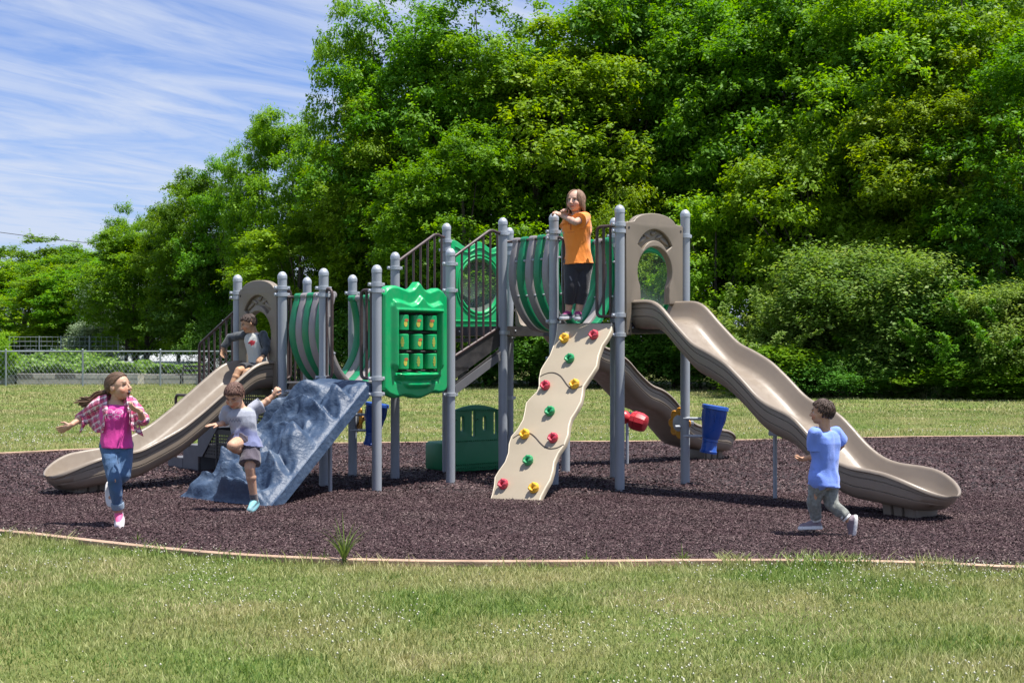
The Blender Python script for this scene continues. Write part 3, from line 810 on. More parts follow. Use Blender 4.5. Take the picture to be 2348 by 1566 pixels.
def relief(u, z):
    zt = float(np.interp(u, TA, TZ)); zb = float(np.interp(u, BA, BZ))
    e = min(u * wa, (1 - u) * wa, zt - z, z - zb)
    h = .028 * ss_(e / .025)
    pt = 1.87 - (1.995 - zt) * 1.0 + (-.03 if u < .12 or u > .88 else 0)           # upper edge of the pad echoes the outline
    v = abs(u - .5) * 2
    pb = 1.00 + .20 * ss_((v - .25) / .6)
    side = min((u - .085) * wa, (.915 - u) * wa)
    pad = ss_(side / .05) * ss_((pt - z) / .045) * ss_((z - pb) / .05)
    h += .046 * pad
    # scoop and shield under the window
    sb = 1.13 - .03 * (1 - v * v)
    if v < .75:
        h -= .030 * math.exp(-((z - (sb - .035)) / .020) ** 2) * ss_((.75 - v) / .2)
        h += .018 * math.exp(-((z - (pb + .035 - .02)) / .014) ** 2)
    # window recess
    wx = min((u - WIN[0]) * wa, (WIN[1] - u) * wa); wz = min(z - WIN[2], WIN[3] - z); wi = min(wx, wz)
    k = ss_((wi + .004) / .012)
    h = h * (1 - k) + (-.05) * k
    h += .012 * math.exp(-((wi + .02) / .012) ** 2)
    return h
bm = bmesh.new(); NU, NZ = 120, 140; g = []
for j in range(NZ + 1):
    row = []
    for i in range(NU + 1):
        u = i / NU; zt = float(np.interp(u, TA, TZ)); zb = float(np.interp(u, BA, BZ)); z = zb + (zt - zb) * j / NZ
        row.append(bm.verts.new(on(M, a0 + u * wa, z, relief(u, z))))
    g.append(row)
for j in range(NZ):
    for i in range(NU):
        f = bm.faces.new((g[j][i], g[j][i + 1], g[j + 1][i + 1], g[j + 1][i]))
        uc, zc = (i + .5) / NU, 0
        co = M.inverted() @ f.calc_center_median()
        if co.z < -.04: f.material_index = 1
bd = g[0] + [r[-1] for r in g[1:]] + g[-1][::-1][1:] + [r[0] for r in g[::-1][1:-1]]
bk = []
for v in bd:
    lo = M.inverted() @ v.co; bk.append(bm.verts.new(on(M, lo.x, lo.y, -.07)))
bridge(bm, bd[::-1], bk[::-1]); bm.faces.new(bk)
bmesh.ops.recalc_face_normals(bm, faces=bm.faces)
tt = part('game_panel', bm, [M_green, M_rubber], 'bright green wavy tic tac toe panel with nine turning cylinders', angle=60)
bm = bmesh.new()
for z in (1.262, 1.452, 1.64): pass
bm.free()
for z in (1.735, 1.548, 1.358, 1.17): bm = bmesh.new(); tube(bm, [on(M, a0 + WIN[0] * wa - .01, z, .005), on(M, a0 + WIN[1] * wa + .01, z, .005)], .009, 8); part('rod', bm, M_rubber, parent=tt)
kinds = ['AAA', 'LAL', 'ALL']
rotv = [[8, -6, -14], [-22, 5, 4], [6, -8, 10]]
for r_, z in enumerate((1.642, 1.453, 1.262)):
    for c_, u in enumerate((.285, .505, .725)):
        bm = bmesh.new(); cc = on(M, a0 + u * wa, z, .005); rr = .072
        lathe(bm, cc - V((0, 0, .076)), (0, 0, 1), [(0, rr * .86), (.006, rr), (.146, rr), (.152, rr * .86)], 32)
        base = math.atan2((Rm @ V((0, 0, 1))).y, (Rm @ V((0, 0, 1))).x) + R(rotv[r_][c_]) - R(18)
        def patch(shape, m_i, rad):
            vs = []
            for x, y in shape:
                an = base + x / rr; vs.append(bm.verts.new(cc + V((math.cos(an) * rad, math.sin(an) * rad, y))))
            f = bm.faces.new(vs); f.material_index = m_i
            bmesh.ops.triangulate(bm, faces=[f])
        if kinds[r_][c_] == 'A':
            patch([(.020 * math.cos(t) - .003, .032 * math.sin(t) - .012) for t in np.linspace(0, 2 * math.pi, 14)[:-1]], 1, rr + .0018)
            patch([(.006 + .024 * math.cos(t), .022 + .014 * math.sin(t)) for t in np.linspace(0, 2 * math.pi, 12)[:-1]], 2, rr + .0035)
        else:
            for t0, w_ in ((-.034, .012), (-.010, .019), (.014, .017), (.034, .010)):
                patch([(w_ * math.cos(t) , t0 + .016 * math.sin(t)) for t in np.linspace(0, 2 * math.pi, 10)[:-1]], 3, rr + .0018 + (t0 + .05) * .01)
        part('turning_cylinder', bm, [M_green, M_acorn, M_acap, M_leafd], 'green cylinder printed with a yellow acorn' if kinds[r_][c_] == 'A' else 'green cylinder printed with an oak leaf', parent=tt)

# ---- wavy climbing wall
ZO = (1100, 720, 3.405)
def z6(p): return (ZO[0] + p[0] / ZO[2], ZO[1] + p[1] / ZO[2])
BLp, BRp, TLp = W(1120, 1149, 12.91), W(1238, 1158, 12.58), W(1276, 740, 14.18)
BLp.z = BRp.z = 0
ex = (BRp - BLp).normalized(); nrm = ex.cross(TLp - BLp).normalized()
if nrm.y > 0: nrm = -nrm
ey = nrm.cross(ex).normalized()
MW = Matrix((ex, ey, nrm)).transposed().to_4x4(); MW.translation = BLp
left = [(600, 72), (590, 160), (570, 240), (540, 320), (500, 380), (470, 430), (455, 500), (455, 560), (440, 600), (390, 650), (355, 690), (345, 750), (330, 820), (290, 890), (240, 950), (220, 1010), (215, 1080), (190, 1150), (140, 1220), (110, 1270), (105, 1330), (90, 1400), (70, 1462)]
right = [(1035, 68), (1030, 120), (1000, 180), (958, 240), (928, 320), (915, 400), (885, 450), (845, 510), (810, 560), (803, 620), (792, 680), (755, 750), (715, 810), (697, 870), (690, 940), (665, 1010), (615, 1080), (582, 1150), (572, 1220), (552, 1290), (517, 1350), (480, 1420), (462, 1490)]
outl = [pix(MW, *z6(p)) for p in left] + [pix(MW, *z6(p)) for p in right[::-1]]
bm = plate([outl], MW, -.055, .05, .010, 3)
wl = part('climbing_wall', bm, M_wall, 'tan wavy climbing wall with coloured hand holds', angle=35)
for S_ in ([(470, 485), (500, 468), (540, 455), (575, 455), (600, 462), (630, 480), (650, 505), (680, 550), (710, 580), (760, 575), (802, 558)], [(260, 965), (300, 938), (360, 922), (400, 930), (435, 960), (470, 1003), (505, 1035), (545, 1050), (600, 1044), (655, 1015)]):
    bm = bmesh.new(); tube(bm, [on(MW, *pix(MW, *z6(p)), -.0055) for p in fillet([V((a, b, 0)) for a, b in S_], 20, 3) for p in [(p.x, p.y)]], .0065, 6)
    part('joint_line', bm, M_groove, parent=wl)
for (side, sg) in ((left, .012), (right, -.012)):
    bm = bmesh.new(); pts_ = [pix(MW, *z6(p)) for p in side]
    tube(bm, [on(MW, x + sg, y, -.010) for x, y in pts_], .0072, 6)
    part('edge_bead', bm, M_edge, parent=wl)
def hold(px, py, m, rot, lab):
    x, y = pix(MW, *z6((px, py)), off=.03); bm = bmesh.new(); Rw = MW.to_3x3() @ Matrix.Rotation(rot, 3, 'Z')
    c = on(MW, x, y, .0)
    def loc(a, b, h): return c + Rw @ V((a, b, h))
    arc = [loc(.034 * math.cos(t), .030 * math.sin(t), .030) for t in np.linspace(R(-70), R(200), 10)]
    tube(bm, arc, [.013, .02, .023, .024, .024, .023, .022, .022, .019, .012], 8)
    arc = [loc(.030 * math.cos(t), .028 * math.sin(t), .008) for t in np.linspace(R(-170), R(150), 10)]
    tube(bm, arc, .020, 8)
    ball(bm, loc(.0, .034, .045), .014, u=8, v=6); ball(bm, loc(.036, .006, .046), .015, u=8, v=6); ball(bm, loc(-.036, -.012, .038), .014, u=8, v=6); ball(bm, loc(-.020, -.028, .034), .012, u=8, v=6)
    ball(bm, loc(.014, -.024, .034), .013, u=8, v=6)
    fuse('hand_hold', bm, .006, 1, m, wl, lab)
RZ = .3
for px, py, m, n in ((655, 185, M_yel, 'yellow'), (885, 158, M_redh, 'red'), (697, 342, M_grnh, 'green'), (507, 552, M_redh, 'red'), (735, 542, M_yel, 'yellow'), (543, 754, M_grnh, 'green'), (345, 932, M_yel, 'yellow'), (567, 962, M_redh, 'red'), (373, 1137, M_grnh, 'green'), (177, 1322, M_redh, 'red'), (417, 1352, M_yel, 'yellow')):
    hold(px, py, m, RZ + random.uniform(-.25, .25), n + ' hand hold')

# ---- moulded rock climber
def rockmat():
    m, nt, b, out = newmat('blue_rock_plastic')
    tc = N(nt, 'ShaderNodeTexCoord')
    n1 = N(nt, 'ShaderNodeTexNoise', ins={'Scale': 2.6, 'Detail': 8.0, 'Roughness': .62, 'Distortion': .8}); nt.links.new(tc.outputs['Object'], n1.inputs['Vector'])
    r = ramp(nt, [(.28, (.016, .034, .076)), (.46, (.032, .058, .108)), (.62, (.060, .090, .142)), (.80, (.14, .18, .24))]); nt.links.new(n1.outputs[0], r.inputs[0]); nt.links.new(r.outputs[0], b.inputs['Base Color'])
    b.inputs['Roughness'].default_value = .50; b.inputs['Specular IOR Level'].default_value = .4
    n2 = N(nt, 'ShaderNodeTexNoise', ins={'Scale': 24.0, 'Detail': 6.0}); nt.links.new(tc.outputs['Object'], n2.inputs['Vector'])
    bp = N(nt, 'ShaderNodeBump', ins={'Strength': .55, 'Distance': .02}); nt.links.new(n2.outputs[0], bp.inputs['Height']); nt.links.new(bp.outputs[0], b.inputs['Normal'])
    return m
M_rock = rockmat()
TL, TR = V((-1.93, 14.17, 1.075)), W(848, 878, 13.62)
BR, BL = V((-2.10, 12.30, .0)), V((-3.02, 13.02, .0))
NU, NV = 110, 150
def rsurf(u, v):
    """u across (0 = left), v down"""
    lx = .10 * math.sin(v * 9 + .6) * (1 - v * .4) + .05 * noise.noise(V((v * 6, 3.3, 0)))
    Lp = TL.lerp(BL, v); Rp = TR.lerp(BR, v); ac = (Rp - Lp)
    Lp = Lp + ac.normalized() * (lx * (v > .02) - .04)
    p = Lp.lerp(Rp, u)
    nn = ac.normalized().cross((BL + BR - TL - TR).normalized()).normalized()
    if nn.z < 0: nn = -nn
    # ledges: horizontal shelves stepping down, broken up by noise
    w_ = v * 5.2 + .9 * noise.noise(V((u * 1.9, v * 1.2, 1.7))) + .35 * u
    fr_ = w_ - math.floor(w_)
    led = (1 - fr_) ** 1.2 * .17 * ss_(fr_ / .20)
    lump = .13 * noise.noise(V((u * 2.4 + 5, v * 3.4, .3))) + .045 * noise.noise(V((u * 6, v * 8, 2.1))) + .02 * noise.noise(V((u * 17, v * 21, 5)))
    rid = .05 * (1 - abs(noise.noise(V((u * 3.1, v * 3.7, 8.8)))) * 2.2)
    k = ss_(u / .10) * ss_((1 - u) / .16) * ss_((v + .03) / .26) * ss_((1 - v) / .07)
    h = (led + lump + rid + .03 * noise.noise(V((u * 11, v * 13, 7)))) * k + .02 * ss_((1 - u) / .05)
    slot = ss_(u / .3)
    q = p + nn * h * 1.05
    q.z = max(q.z, -.01)
    return q
bm = bmesh.new(); g = [[bm.verts.new(rsurf(i / NU, j / NV)) for i in range(NU + 1)] for j in range(NV + 1)]
for j in range(NV):
    for i in range(NU): bm.faces.new((g[j][i], g[j + 1][i], g[j + 1][i + 1], g[j][i + 1]))
bd = g[0] + [r[-1] for r in g[1:]] + g[-1][::-1][1:] + [r[0] for r in g[::-1][1:-1]]
dn_ = V((.05, .07, -.06))
bk = [bm.verts.new((v.co.x + dn_.x, v.co.y + dn_.y, max(-.03, v.co.z + dn_.z))) for v in bd]
bridge(bm, bd[::-1], bk[::-1])
bmesh.ops.recalc_face_normals(bm, faces=bm.faces)
rk = part('rock_climber', bm, M_rock, 'blue grey moulded rock climbing ramp', angle=60)
bm = bmesh.new(); tube(bm, [(-1.72, 13.46, -.05), (-1.72, 13.46, .66)], .019, 12); part('support_pole', bm, M_post, parent=rk)

# ---- stairs between the low and the high platform
Mn, Ln = fr('MR', 'P'); Mf, Lf = fr('MB', 'Q')
def stair_rail(M, L, zt0, zt1, zb0, zb1, n, label):
    bm = bmesh.new(); a0, a1 = .06, L - .07
    tube(bm, fillet([on(M, 0, zt0 - .03), on(M, a0, zt0), on(M, a1 - .12, zt1 + .01), on(M, a1, zt1 - .02), on(M, L, zt1 - .02)], .06, 5), .0165, 10)
    tube(bm, [on(M, a0, zb0), on(M, a1, zb1)], .0165, 10)
    for i in range(n):
        t = i / (n - 1); a = a0 + (a1 - .02 - a0) * t
        tube(bm, [on(M, a, zb0 + (zb1 - zb0) * t), on(M, a, min(zt0 + (zt1 - zt0) * t * 1.12, zt1))], .0125, 8)
    part('stair_rail', bm, M_brown, label)
stair_rail(Mn, Ln, 2.33, 2.63, 1.31, 1.61, 7, 'near brown stair rail')
stair_rail(Mf, Lf, 2.32, 2.64, 1.31, 1.61, 7, 'far brown stair rail')
for M_, L_ in ((Mn, Ln), (Mf, Lf)):
    bm = plate([[(.02, 1.06), (L_ - .02, 1.43), (L_ - .02, 1.62), (.02, 1.28)]], M_, -.012, .012, .002)
    part('stringer', bm, M_dark, smooth=False)
    bm = (plate([[(.06, .93), (L_ - .08, 1.26), (L_ - .08, 1.38), (.06, 1.04)]], M_, .004, .012, .002))
    part('stringer', bm, [M_dark], smooth=False)
for i, z in enumerate((1.20, 1.35, 1.50)):
    bm = bmesh.new()
    t0, t1 = (i + .1) / 3, (i + 1.0) / 3
    q = [P3('MR').lerp(P3('P'), t0), P3('MR').lerp(P3('P'), t1), P3('MB').lerp(P3('Q'), t1), P3('MB').lerp(P3('Q'), t0)]
    lo = [bm.verts.new((p.x, p.y, z - .04)) for p in q]; hi = [bm.verts.new((p.x, p.y, z)) for p in q]
    bridge(bm, lo, hi); bm.faces.new(hi); bm.faces.new(lo[::-1])
    part('tread', bm, M_dark, smooth=False)
bm = bmesh.new()
bm2 = plate([[(.05, .92), (Ln - .06, 1.27), (Ln - .06, 1.36), (.05, 1.02)]], Mn, .018, .008, .001)
part('kick_strip', bm2, M_strip, smooth=False); bm.free()

# ---- transfer stairs at the left with rails and perforated risers
dS = V((-.65, .76, 0)).normalized()
def tr(k, t, z): return P3(k, z) + dS * t
def rail_l(k, label):
    bm = bmesh.new()
    tube(bm, fillet([tr(k, 0, 1.83), tr(k, .05, 1.80), tr(k, .86, 1.44), tr(k, .86, .10)], .06, 5), .0165, 10)
    tube(bm, [tr(k, .04, .98), tr(k, .86, .50)], .0165, 10)
    for t in (.12, .25, .38, .51, .64, .75): tube(bm, [tr(k, t, .94 - (t - .12) * .56), tr(k, t, 1.80 - (t - .05) * .44)], .0125, 8)
    part('stair_rail', bm, M_brown, label)
rail_l('L', 'brown rail at the far left stairs'); rail_l('LB', 'far brown rail of the left stairs')
def grid_plate(M, x0, x1, z0, z1, z_off=0):
    hs = []
    nx = int((x1 - x0 - .04) / .036); nz = int((z1 - z0 - .05) / .036)
    for i in range(nx):
        for j in range(nz):
            cx_, cz_ = x0 + .038 + i * .036, z0 + .04 + j * .036; r = .0085
            hs.append([(cx_ - r, cz_ - r), (cx_ - r, cz_ + r), (cx_ + r, cz_ + r), (cx_ + r, cz_ - r)])
    return plate([[(x0, z0), (x1, z0), (x1, z1), (x0, z1)]] + hs, M, z_off, .006, .0)
w3 = tr('L', .86, 0); w4 = tr('LB', .86, 0)
steps = [(0.02, .40, .80), (.40, .86, .52), (.86, 1.25, .30), (1.25, 1.62, .14)]
for i, (t0, t1, z) in enumerate(steps):
    bm = bmesh.new()
    q = [tr('L', t0, 0), tr('L', t1, 0), tr('LB', t1, 0), tr('LB', t0, 0)]
    lo = [bm.verts.new((p.x, p.y, z - (.05 if i < 2 else z))) for p in q]; hi = [bm.verts.new((p.x, p.y, z)) for p in q]
    bridge(bm, lo, hi); bm.faces.new(hi); bm.faces.new(lo[::-1])
    bmesh.ops.bevel(bm, geom=bm.edges[:], offset=.006, segments=2, affect='EDGES')
    part('step', bm, M_strip if i > 1 else M_dark, angle=30)
Ml, Ll = edge_frame(tr('L', .86, 0), P3('L'))
bm = grid_plate(Ml, 0, Ll, .18, .50, .0); part('perforated_side', bm, M_dark, smooth=False)
bm = plate([[(0.0, .18), (.10, .18), (.86, .92), (.86, 1.04), (.70, 1.0), (0, .46)]], Ml, .008, .012, .002); part('stringer', bm, M_strip, smooth=False)
for t in (.45, .86): bm = bmesh.new(); tube(bm, [tr('L', t, -.05), tr('L', t, .5)], .017, 8); part('stair_leg', bm, M_dark)
Mg, Lg = fr('L', 'LF'); bm = grid_plate(Mg, .06, Lg - .05, .56, .95, .0); part('perforated_side', bm, M_dark, smooth=False)
Mg, Lg = fr('LF', 'LR'); bm = plate([[(.06, .30), (.20, .30), (.20, .97), (.06, .97)]], Mg, 0, .01); part('side_panel', bm, M_dark, smooth=False)
bm = bmesh.new()
tube(bm, fillet([tr('L', 1.10, .28), tr('L', 1.10, .86), tr('L', 1.42, .86), tr('L', 1.42, .14)], .06, 5), .0165, 10)
part('grab_rail', bm, M_brown, 'small brown grab hoop on the lowest step')
bm = bmesh.new(); q = P3('LF', .945)
tube(bm, [q, q + V((.10, -.035, 0)), q + V((.165, -.06, 0))], .017, 12); ball(bm, q + V((.165, -.06, 0)), .0175)
tube(bm, [q, q + V((-.10, -.05, 0))], .016, 12)
part('grip_bar', bm, M_clamp, 'short metal grip bar on the low tower post')

# ---- drums and flower instruments
def instrument(k, zc, scale, label, fo=-.04):
    x, y, _ = P_[k]; s = scale
    bm = bmesh.new(); c = V((x + .235 * s, y - .10 * s, zc)); ax = V((-.16, 0, -1)).normalized(); top = c - ax * .20 * s
    lathe(bm, top, ax, [(0, .004), (0.001, .11 * s), (.008, .122 * s), (.035 * s, .125 * s), (.04 * s, .112 * s), (.14 * s, .105 * s), (.26 * s, .085 * s), (.30 * s, .076 * s), (.31 * s, .070 * s), (.33 * s, .074 * s), (.335 * s, .069 * s), (.41 * s, .072 * s), (.42 * s, .080 * s), (.44 * s, .078 * s), (.441 * s, .004)], 28)
    xx, yy, _d = basis(ax)
    for i in range(14):
        an = 2 * math.pi * i / 14; dr = xx * math.cos(an) + yy * math.sin(an)
        tube(bm, [top + ax * .05 * s + dr * .109 * s, top + ax * .13 * s + dr * .107 * s, top + ax * .17 * s + dr * .10 * s], [.006, .006, .002], 6)
    part('drum', bm, M_blue, 'blue conga drum ' + label)
    bm = bmesh.new()
    for dz in (.075, -.085): tube(bm, [V((x - .02, y - .03, zc + dz * s)), V((x + .15 * s, y - .08 * s, zc + dz * s))], .016, 10)
    tube(bm, [V((x - .02, y, zc)), V((x - .10 * s, y - .05, zc))], .016, 10)
    n_ = V((-.80, -.60, 0)).normalized(); fc = V((x + fo * s, y + .085 * s, zc + .03))
    lathe(bm, fc - n_ * .012, n_, [(0, .075 * s), (.032, .075 * s), (.034, .07 * s), (.0341, .003)], 20)
    for dz in (.02,): box(bm, fc + V((.10 * s, -.01, 0)), .06, .05, .05, None, .008)
    part('drum_bracket', bm, M_clamp)
    bm = bmesh.new(); xx, yy, _d = basis(n_)
    for i in range(8):
        an = 2 * math.pi * i / 8; pc = fc + (xx * math.cos(an) + yy * math.sin(an)) * 1.0 * .100 * s
        tube(bm, [pc + (xx * math.cos(t) + yy * math.sin(t)) * .036 * s for t in np.linspace(0.001, 2 * math.pi, 13)], .0125 * s, 8)
        ball(bm, pc, .03 * s, .03 * s, .012, basis_rot(n_))
    fuse('flower_wheel', bm, .006, 1, M_amber, PS, 'yellow flower shaped wheel ' + label)
def basis_rot(n_):
    x, y, d = basis(n_); return Matrix((x, y, d)).transposed()
instrument('C', .60, 1.10, 'at the right tower')
instrument('LR', .60, 1.05, 'behind the rock climber', .03)
bm = bmesh.new(); c = V((1.335, 15.0, .62)); ax = V((.75, -.35, -.22)).normalized()
lathe(bm, c - ax * .085, ax, [(0, .07), (.002, .085), (.03, .10), (.055, .102), (.058, .095), (.062, .102), (.12, .10), (.165, .085), (.175, .06), (.176, .003)], 12)
part('drum', bm, M_red, 'red barrel shaker behind the tall front post', angle=25)
bm = bmesh.new(); lathe(bm, c - ax * .19, ax, [(0, .02), (.005, .07), (.03, .075), (.06, .06), (.105, .03)], 14); part('shaker_hub', bm, M_red)
bm = bmesh.new(); tube(bm, [P3('D', .66), c - ax * .1], .016, 10); part('drum_bracket', bm, M_clamp)
# ================================================================ trees and shrubs
def crownmat(name, stops, trans=.5):
    m = leafmat(name, stops, trans=trans, rough=.5)
    nt = m.node_tree
    # every tree gets a slightly different tint
    oi = N(nt, 'ShaderNodeObjectInfo')
    hs = N(nt, 'ShaderNodeHueSaturation')
    mr = N(nt, 'ShaderNodeMapRange', ins={3: .90, 4: 1.25}); nt.links.new(oi.outputs['Random'], mr.inputs[0]); nt.links.new(mr.outputs[0], hs.inputs['Value'])
    m2 = N(nt, 'ShaderNodeMath', operation='MULTIPLY', ins={1: 7.31}); nt.links.new(oi.outputs['Random'], m2.inputs[0])
    m3 = N(nt, 'ShaderNodeMath', operation='FRACT'); nt.links.new(m2.outputs[0], m3.inputs[0])
    mh = N(nt, 'ShaderNodeMapRange', ins={3: .496, 4: .520}); nt.links.new(m3.outputs[0], mh.inputs[0]); nt.links.new(mh.outputs[0], hs.inputs['Hue'])
    r = [n for n in nt.nodes if n.type == 'VALTORGB'][0]
    tg = [l.to_socket for l in r.outputs[0].links]
    nt.links.new(r.outputs[0], hs.inputs['Color'])
    for t in tg: nt.links.new(hs.outputs[0], t)
    return m
M_leaf = crownmat('leaf_green', [(0, (.055, .135, .010)), (.45, (.115, .235, .014)), (.8, (.19, .33, .020)), (1, (.30, .41, .045))])
M_leafy = crownmat('leaf_yellowgreen', [(0, (.10, .185, .010)), (.5, (.19, .31, .015)), (1, (.33, .43, .04))])
M_leafs = crownmat('leaf_shrub', [(0, (.09, .17, .028)), (.5, (.165, .27, .05)), (.85, (.26, .35, .08)), (1, (.40, .40, .14))])
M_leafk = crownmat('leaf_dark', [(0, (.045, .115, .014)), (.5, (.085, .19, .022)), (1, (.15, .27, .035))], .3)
M_silver = crownmat('leaf_silver', [(0, (.11, .18, .08)), (.5, (.19, .26, .14)), (1, (.36, .42, .30))], .3)
M_bark = mat('bark', (.055, .045, .035), .9, 0, .35, 6, .8, 30)
def unit(n):
    v = rng.normal(size=(n, 3)); return v / np.linalg.norm(v, axis=1)[:, None]
def crown_np(h, r, nl, nleaf, zb=.10, ls=.17, spiky=.5, lobe=(.20, .36), shrub=False, tuft=(.30, .62), nt_=11):
    c0 = np.array([0, 0, h * (zb + 1) / 2]); rad = np.array([r, r, h * (1 - zb) / 2]); P = []; Rr = []
    while len(P) < nl:
        d = unit(1)[0]; q = rng.uniform(.40, .88)
        taper = 1.0 - .25 * max(0, d[2])
        p = c0 + d * rad * q * np.array([taper, taper, 1]); p[:2] += rng.normal(0, .06 * r, 2)
        P.append(p); Rr.append(rng.uniform(*lobe) * r)
    P = np.array(P); Rr = np.array(Rr)
    # second level: leafy tufts sitting on each bough, with gaps of shade between them
    nT = nl * nt_; li = rng.choice(nl, nT, p=(Rr ** 2) / (Rr ** 2).sum())
    d = unit(nT); out = P[li] - c0; out /= np.linalg.norm(out, axis=1)[:, None] + 1e-6
    d = d + out * .55 + np.array([0, 0, .35]); d /= np.linalg.norm(d, axis=1)[:, None]
    T_ = P[li] + d * (Rr[li] * rng.uniform(.65, 1.08, nT))[:, None] * np.array([1, 1, .85]); TR_ = rng.uniform(*tuft, nT)
    ttint = rng.random(nT); k = 10; ntw = nleaf // k
    ti = rng.choice(nT, ntw, p=(TR_ ** 2) / (TR_ ** 2).sum())
    e = unit(ntw); e[:, 2] = np.abs(e[:, 2]) * .9 - .15; e = e + d[ti] * .35; e /= np.linalg.norm(e, axis=1)[:, None]
    tw = T_[ti] + e * (TR_[ti] * rng.uniform(.45, 1.0, ntw))[:, None] * np.array([1.15, 1.15, .62])
    tdir = e + unit(ntw) * .5 + (np.array([0, 0, .5]) if shrub else 0); tdir /= np.linalg.norm(tdir, axis=1)[:, None]
    base = np.repeat(tw, k, 0); td = np.repeat(tdir, k, 0); n = len(base)
    t = rng.uniform(-.2, 1, n) * spiky * rng.uniform(.3, 1, ntw).repeat(k)
    pos = base + td * t[:, None] + rng.normal(0, .07, (n, 3))
    pos[:, 2] = np.maximum(pos[:, 2], .05)
    nm = td * .5 + unit(n) * .55 + np.array([0, 0, .75]); nm /= np.linalg.norm(nm, axis=1)[:, None]
    a = np.cross(nm, unit(n)); a /= np.linalg.norm(a, axis=1)[:, None]; b = np.cross(nm, a)
    L = ls * rng.uniform(.6, 1.35, n); Wd = L * rng.uniform(.45, .65, n)
    a *= L[:, None] / 2; b *= Wd[:, None] / 2
    v = np.stack([pos - a, pos + b - a * .1, pos + a, pos - b - a * .1], 1).reshape(-1, 3)
    rv = np.repeat(ttint[ti], k) * .5 + rng.random(n) * .4 + .1 * np.clip(t / spiky, 0, 1)
    return v, np.arange(n * 4).reshape(-1, 4), rv, P, Rr
def trunk_bm(h, r, P, base_r, nlimb=10, two=False):
    bm = bmesh.new()
    top = V((random.uniform(-.3, .3), random.uniform(-.3, .3), h * .78))
    mid = V((random.uniform(-.2, .2), random.uniform(-.2, .2), h * .4))
    tube(bm, [(0, 0, -.15), (0.02, 0, .25), tuple(mid * .5), tuple(mid), tuple((mid + top) / 2), tuple(top)], [base_r * 1.3, base_r, base_r * .88, base_r * .7, base_r * .42, .03], 9)
    idx = rng.choice(len(P), min(nlimb, len(P)), replace=False)
    for i in idx:
        p = V(P[i]); t = min(.9, max(.12, (p.z / h) * .62)); s = V((0, 0, 0)).lerp(mid, t / .5) if t < .5 else mid.lerp(top, (t - .5) / .5)
        m_ = s.lerp(p, .5) + V((0, 0, .25))
        tube(bm, [s, m_, p], [base_r * .34 * (1 - t * .5), base_r * .2, .02], 6)
    return bm
def spray_np(h, r, ns, nleaf, ls):
    """bush of arching stems: leaves sit along stems that rise from the base and droop outwards"""
    vs = []; P = []
    az = rng.uniform(0, 2 * np.pi, ns); tilt = rng.uniform(.1, 1.35, ns); Ln = h * rng.uniform(.55, 1.12, ns) * (1 - .18 * tilt)
    bx = rng.normal(0, r * .28, (ns, 2)); tint = rng.random(ns)
    k = nleaf // ns; si = np.repeat(np.arange(ns), k); n = len(si)
    t = rng.uniform(.12, 1.0, n) ** .7
    out = np.stack([np.cos(az), np.sin(az)], 1)[si]
    rad = (np.sin(tilt) * Ln)[si] * t ** 1.35 * r / (h * .75); z = (np.cos(tilt * .72) * Ln)[si] * t * (1.12 - .22 * t ** 2)
    pos = np.concatenate([bx[si] + out * rad[:, None], z[:, None]], 1)
    tw = unit(n) * (.05 + .42 * (1.05 - t))[:, None] * rng.random(n)[:, None] ** .5
    grp = np.floor(t * 16) + si * 40; hsh = np.sin(grp * 12.9898) * 43758.5453; hsh -= np.floor(hsh)
    ga = hsh * 6.283; pos += np.stack([np.cos(ga), np.sin(ga), .2 + 0 * ga], 1) * (.62 * (1.15 - t) * rng.random(n))[:, None]
    pos += tw * .8; pos[:, 2] = np.maximum(pos[:, 2], .04)
    nm = unit(n) * .6 + np.concatenate([out * .35, np.full((n, 1), .75)], 1); nm /= np.linalg.norm(nm, axis=1)[:, None]
    a = np.cross(nm, unit(n)); a /= np.linalg.norm(a, axis=1)[:, None]; b = np.cross(nm, a)
    L = ls * rng.uniform(.6, 1.4, n); a *= L[:, None] / 2; b *= (L * rng.uniform(.38, .55, n))[:, None] / 2
    v = np.stack([pos - a, pos + b - a * .1, pos + a, pos - b - a * .1], 1).reshape(-1, 3)
    tip = np.stack([bx[:, 0] + np.cos(az) * np.sin(tilt) * Ln * .6 * r / (h * .75), bx[:, 1] + np.sin(az) * np.sin(tilt) * Ln * .6 * r / (h * .75), np.cos(tilt * .72) * Ln * .65], 1)
    return v, np.arange(n * 4).reshape(-1, 4), tint[si] * .45 + rng.random(n) * .35 + .2 * t, tip, Ln
PROTO = {}
def proto(key, h, r, nl, nleaf, m, base_r=.2, **kw):
    v, f, rv, P, Rr = spray_np(h, r, nl, nleaf, kw['ls']) if kw.get('arch') else crown_np(h, r, nl, nleaf, **kw)
    me = mesh_np('crown', v, f, m, {'rnd': ('FACE', rv)})
    bm = trunk_bm(h, r, P, base_r, 12 if h > 5 else 5); mt = bpy.data.meshes.new('trunk'); bm.to_mesh(mt); bm.free(); mt.materials.append(M_bark); mt.shade_smooth()
    PROTO[key] = (h, r, me, mt)
proto('t1', 14, 4.2, 62, 62000, M_leaf, .24, zb=.06)
proto('t2', 14, 4.6, 50, 60000, M_leaf, .24, zb=.10, lobe=(.22, .40))
proto('t3', 14, 3.8, 70, 56000, M_leafy, .2, zb=.12, lobe=(.16, .30))
proto('t4', 12, 3.6, 30, 26000, M_leaf, .22, zb=.28, lobe=(.15, .30))
proto('t5', 9, 3.4, 44, 44000, M_leafy, .16, zb=.04, lobe=(.20, .36))
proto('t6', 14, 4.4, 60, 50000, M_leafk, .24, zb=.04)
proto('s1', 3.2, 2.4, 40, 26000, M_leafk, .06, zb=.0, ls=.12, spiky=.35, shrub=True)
proto('s2', 5.5, 3.0, 170, 85000, M_leafs, .06, ls=.125, arch=True)
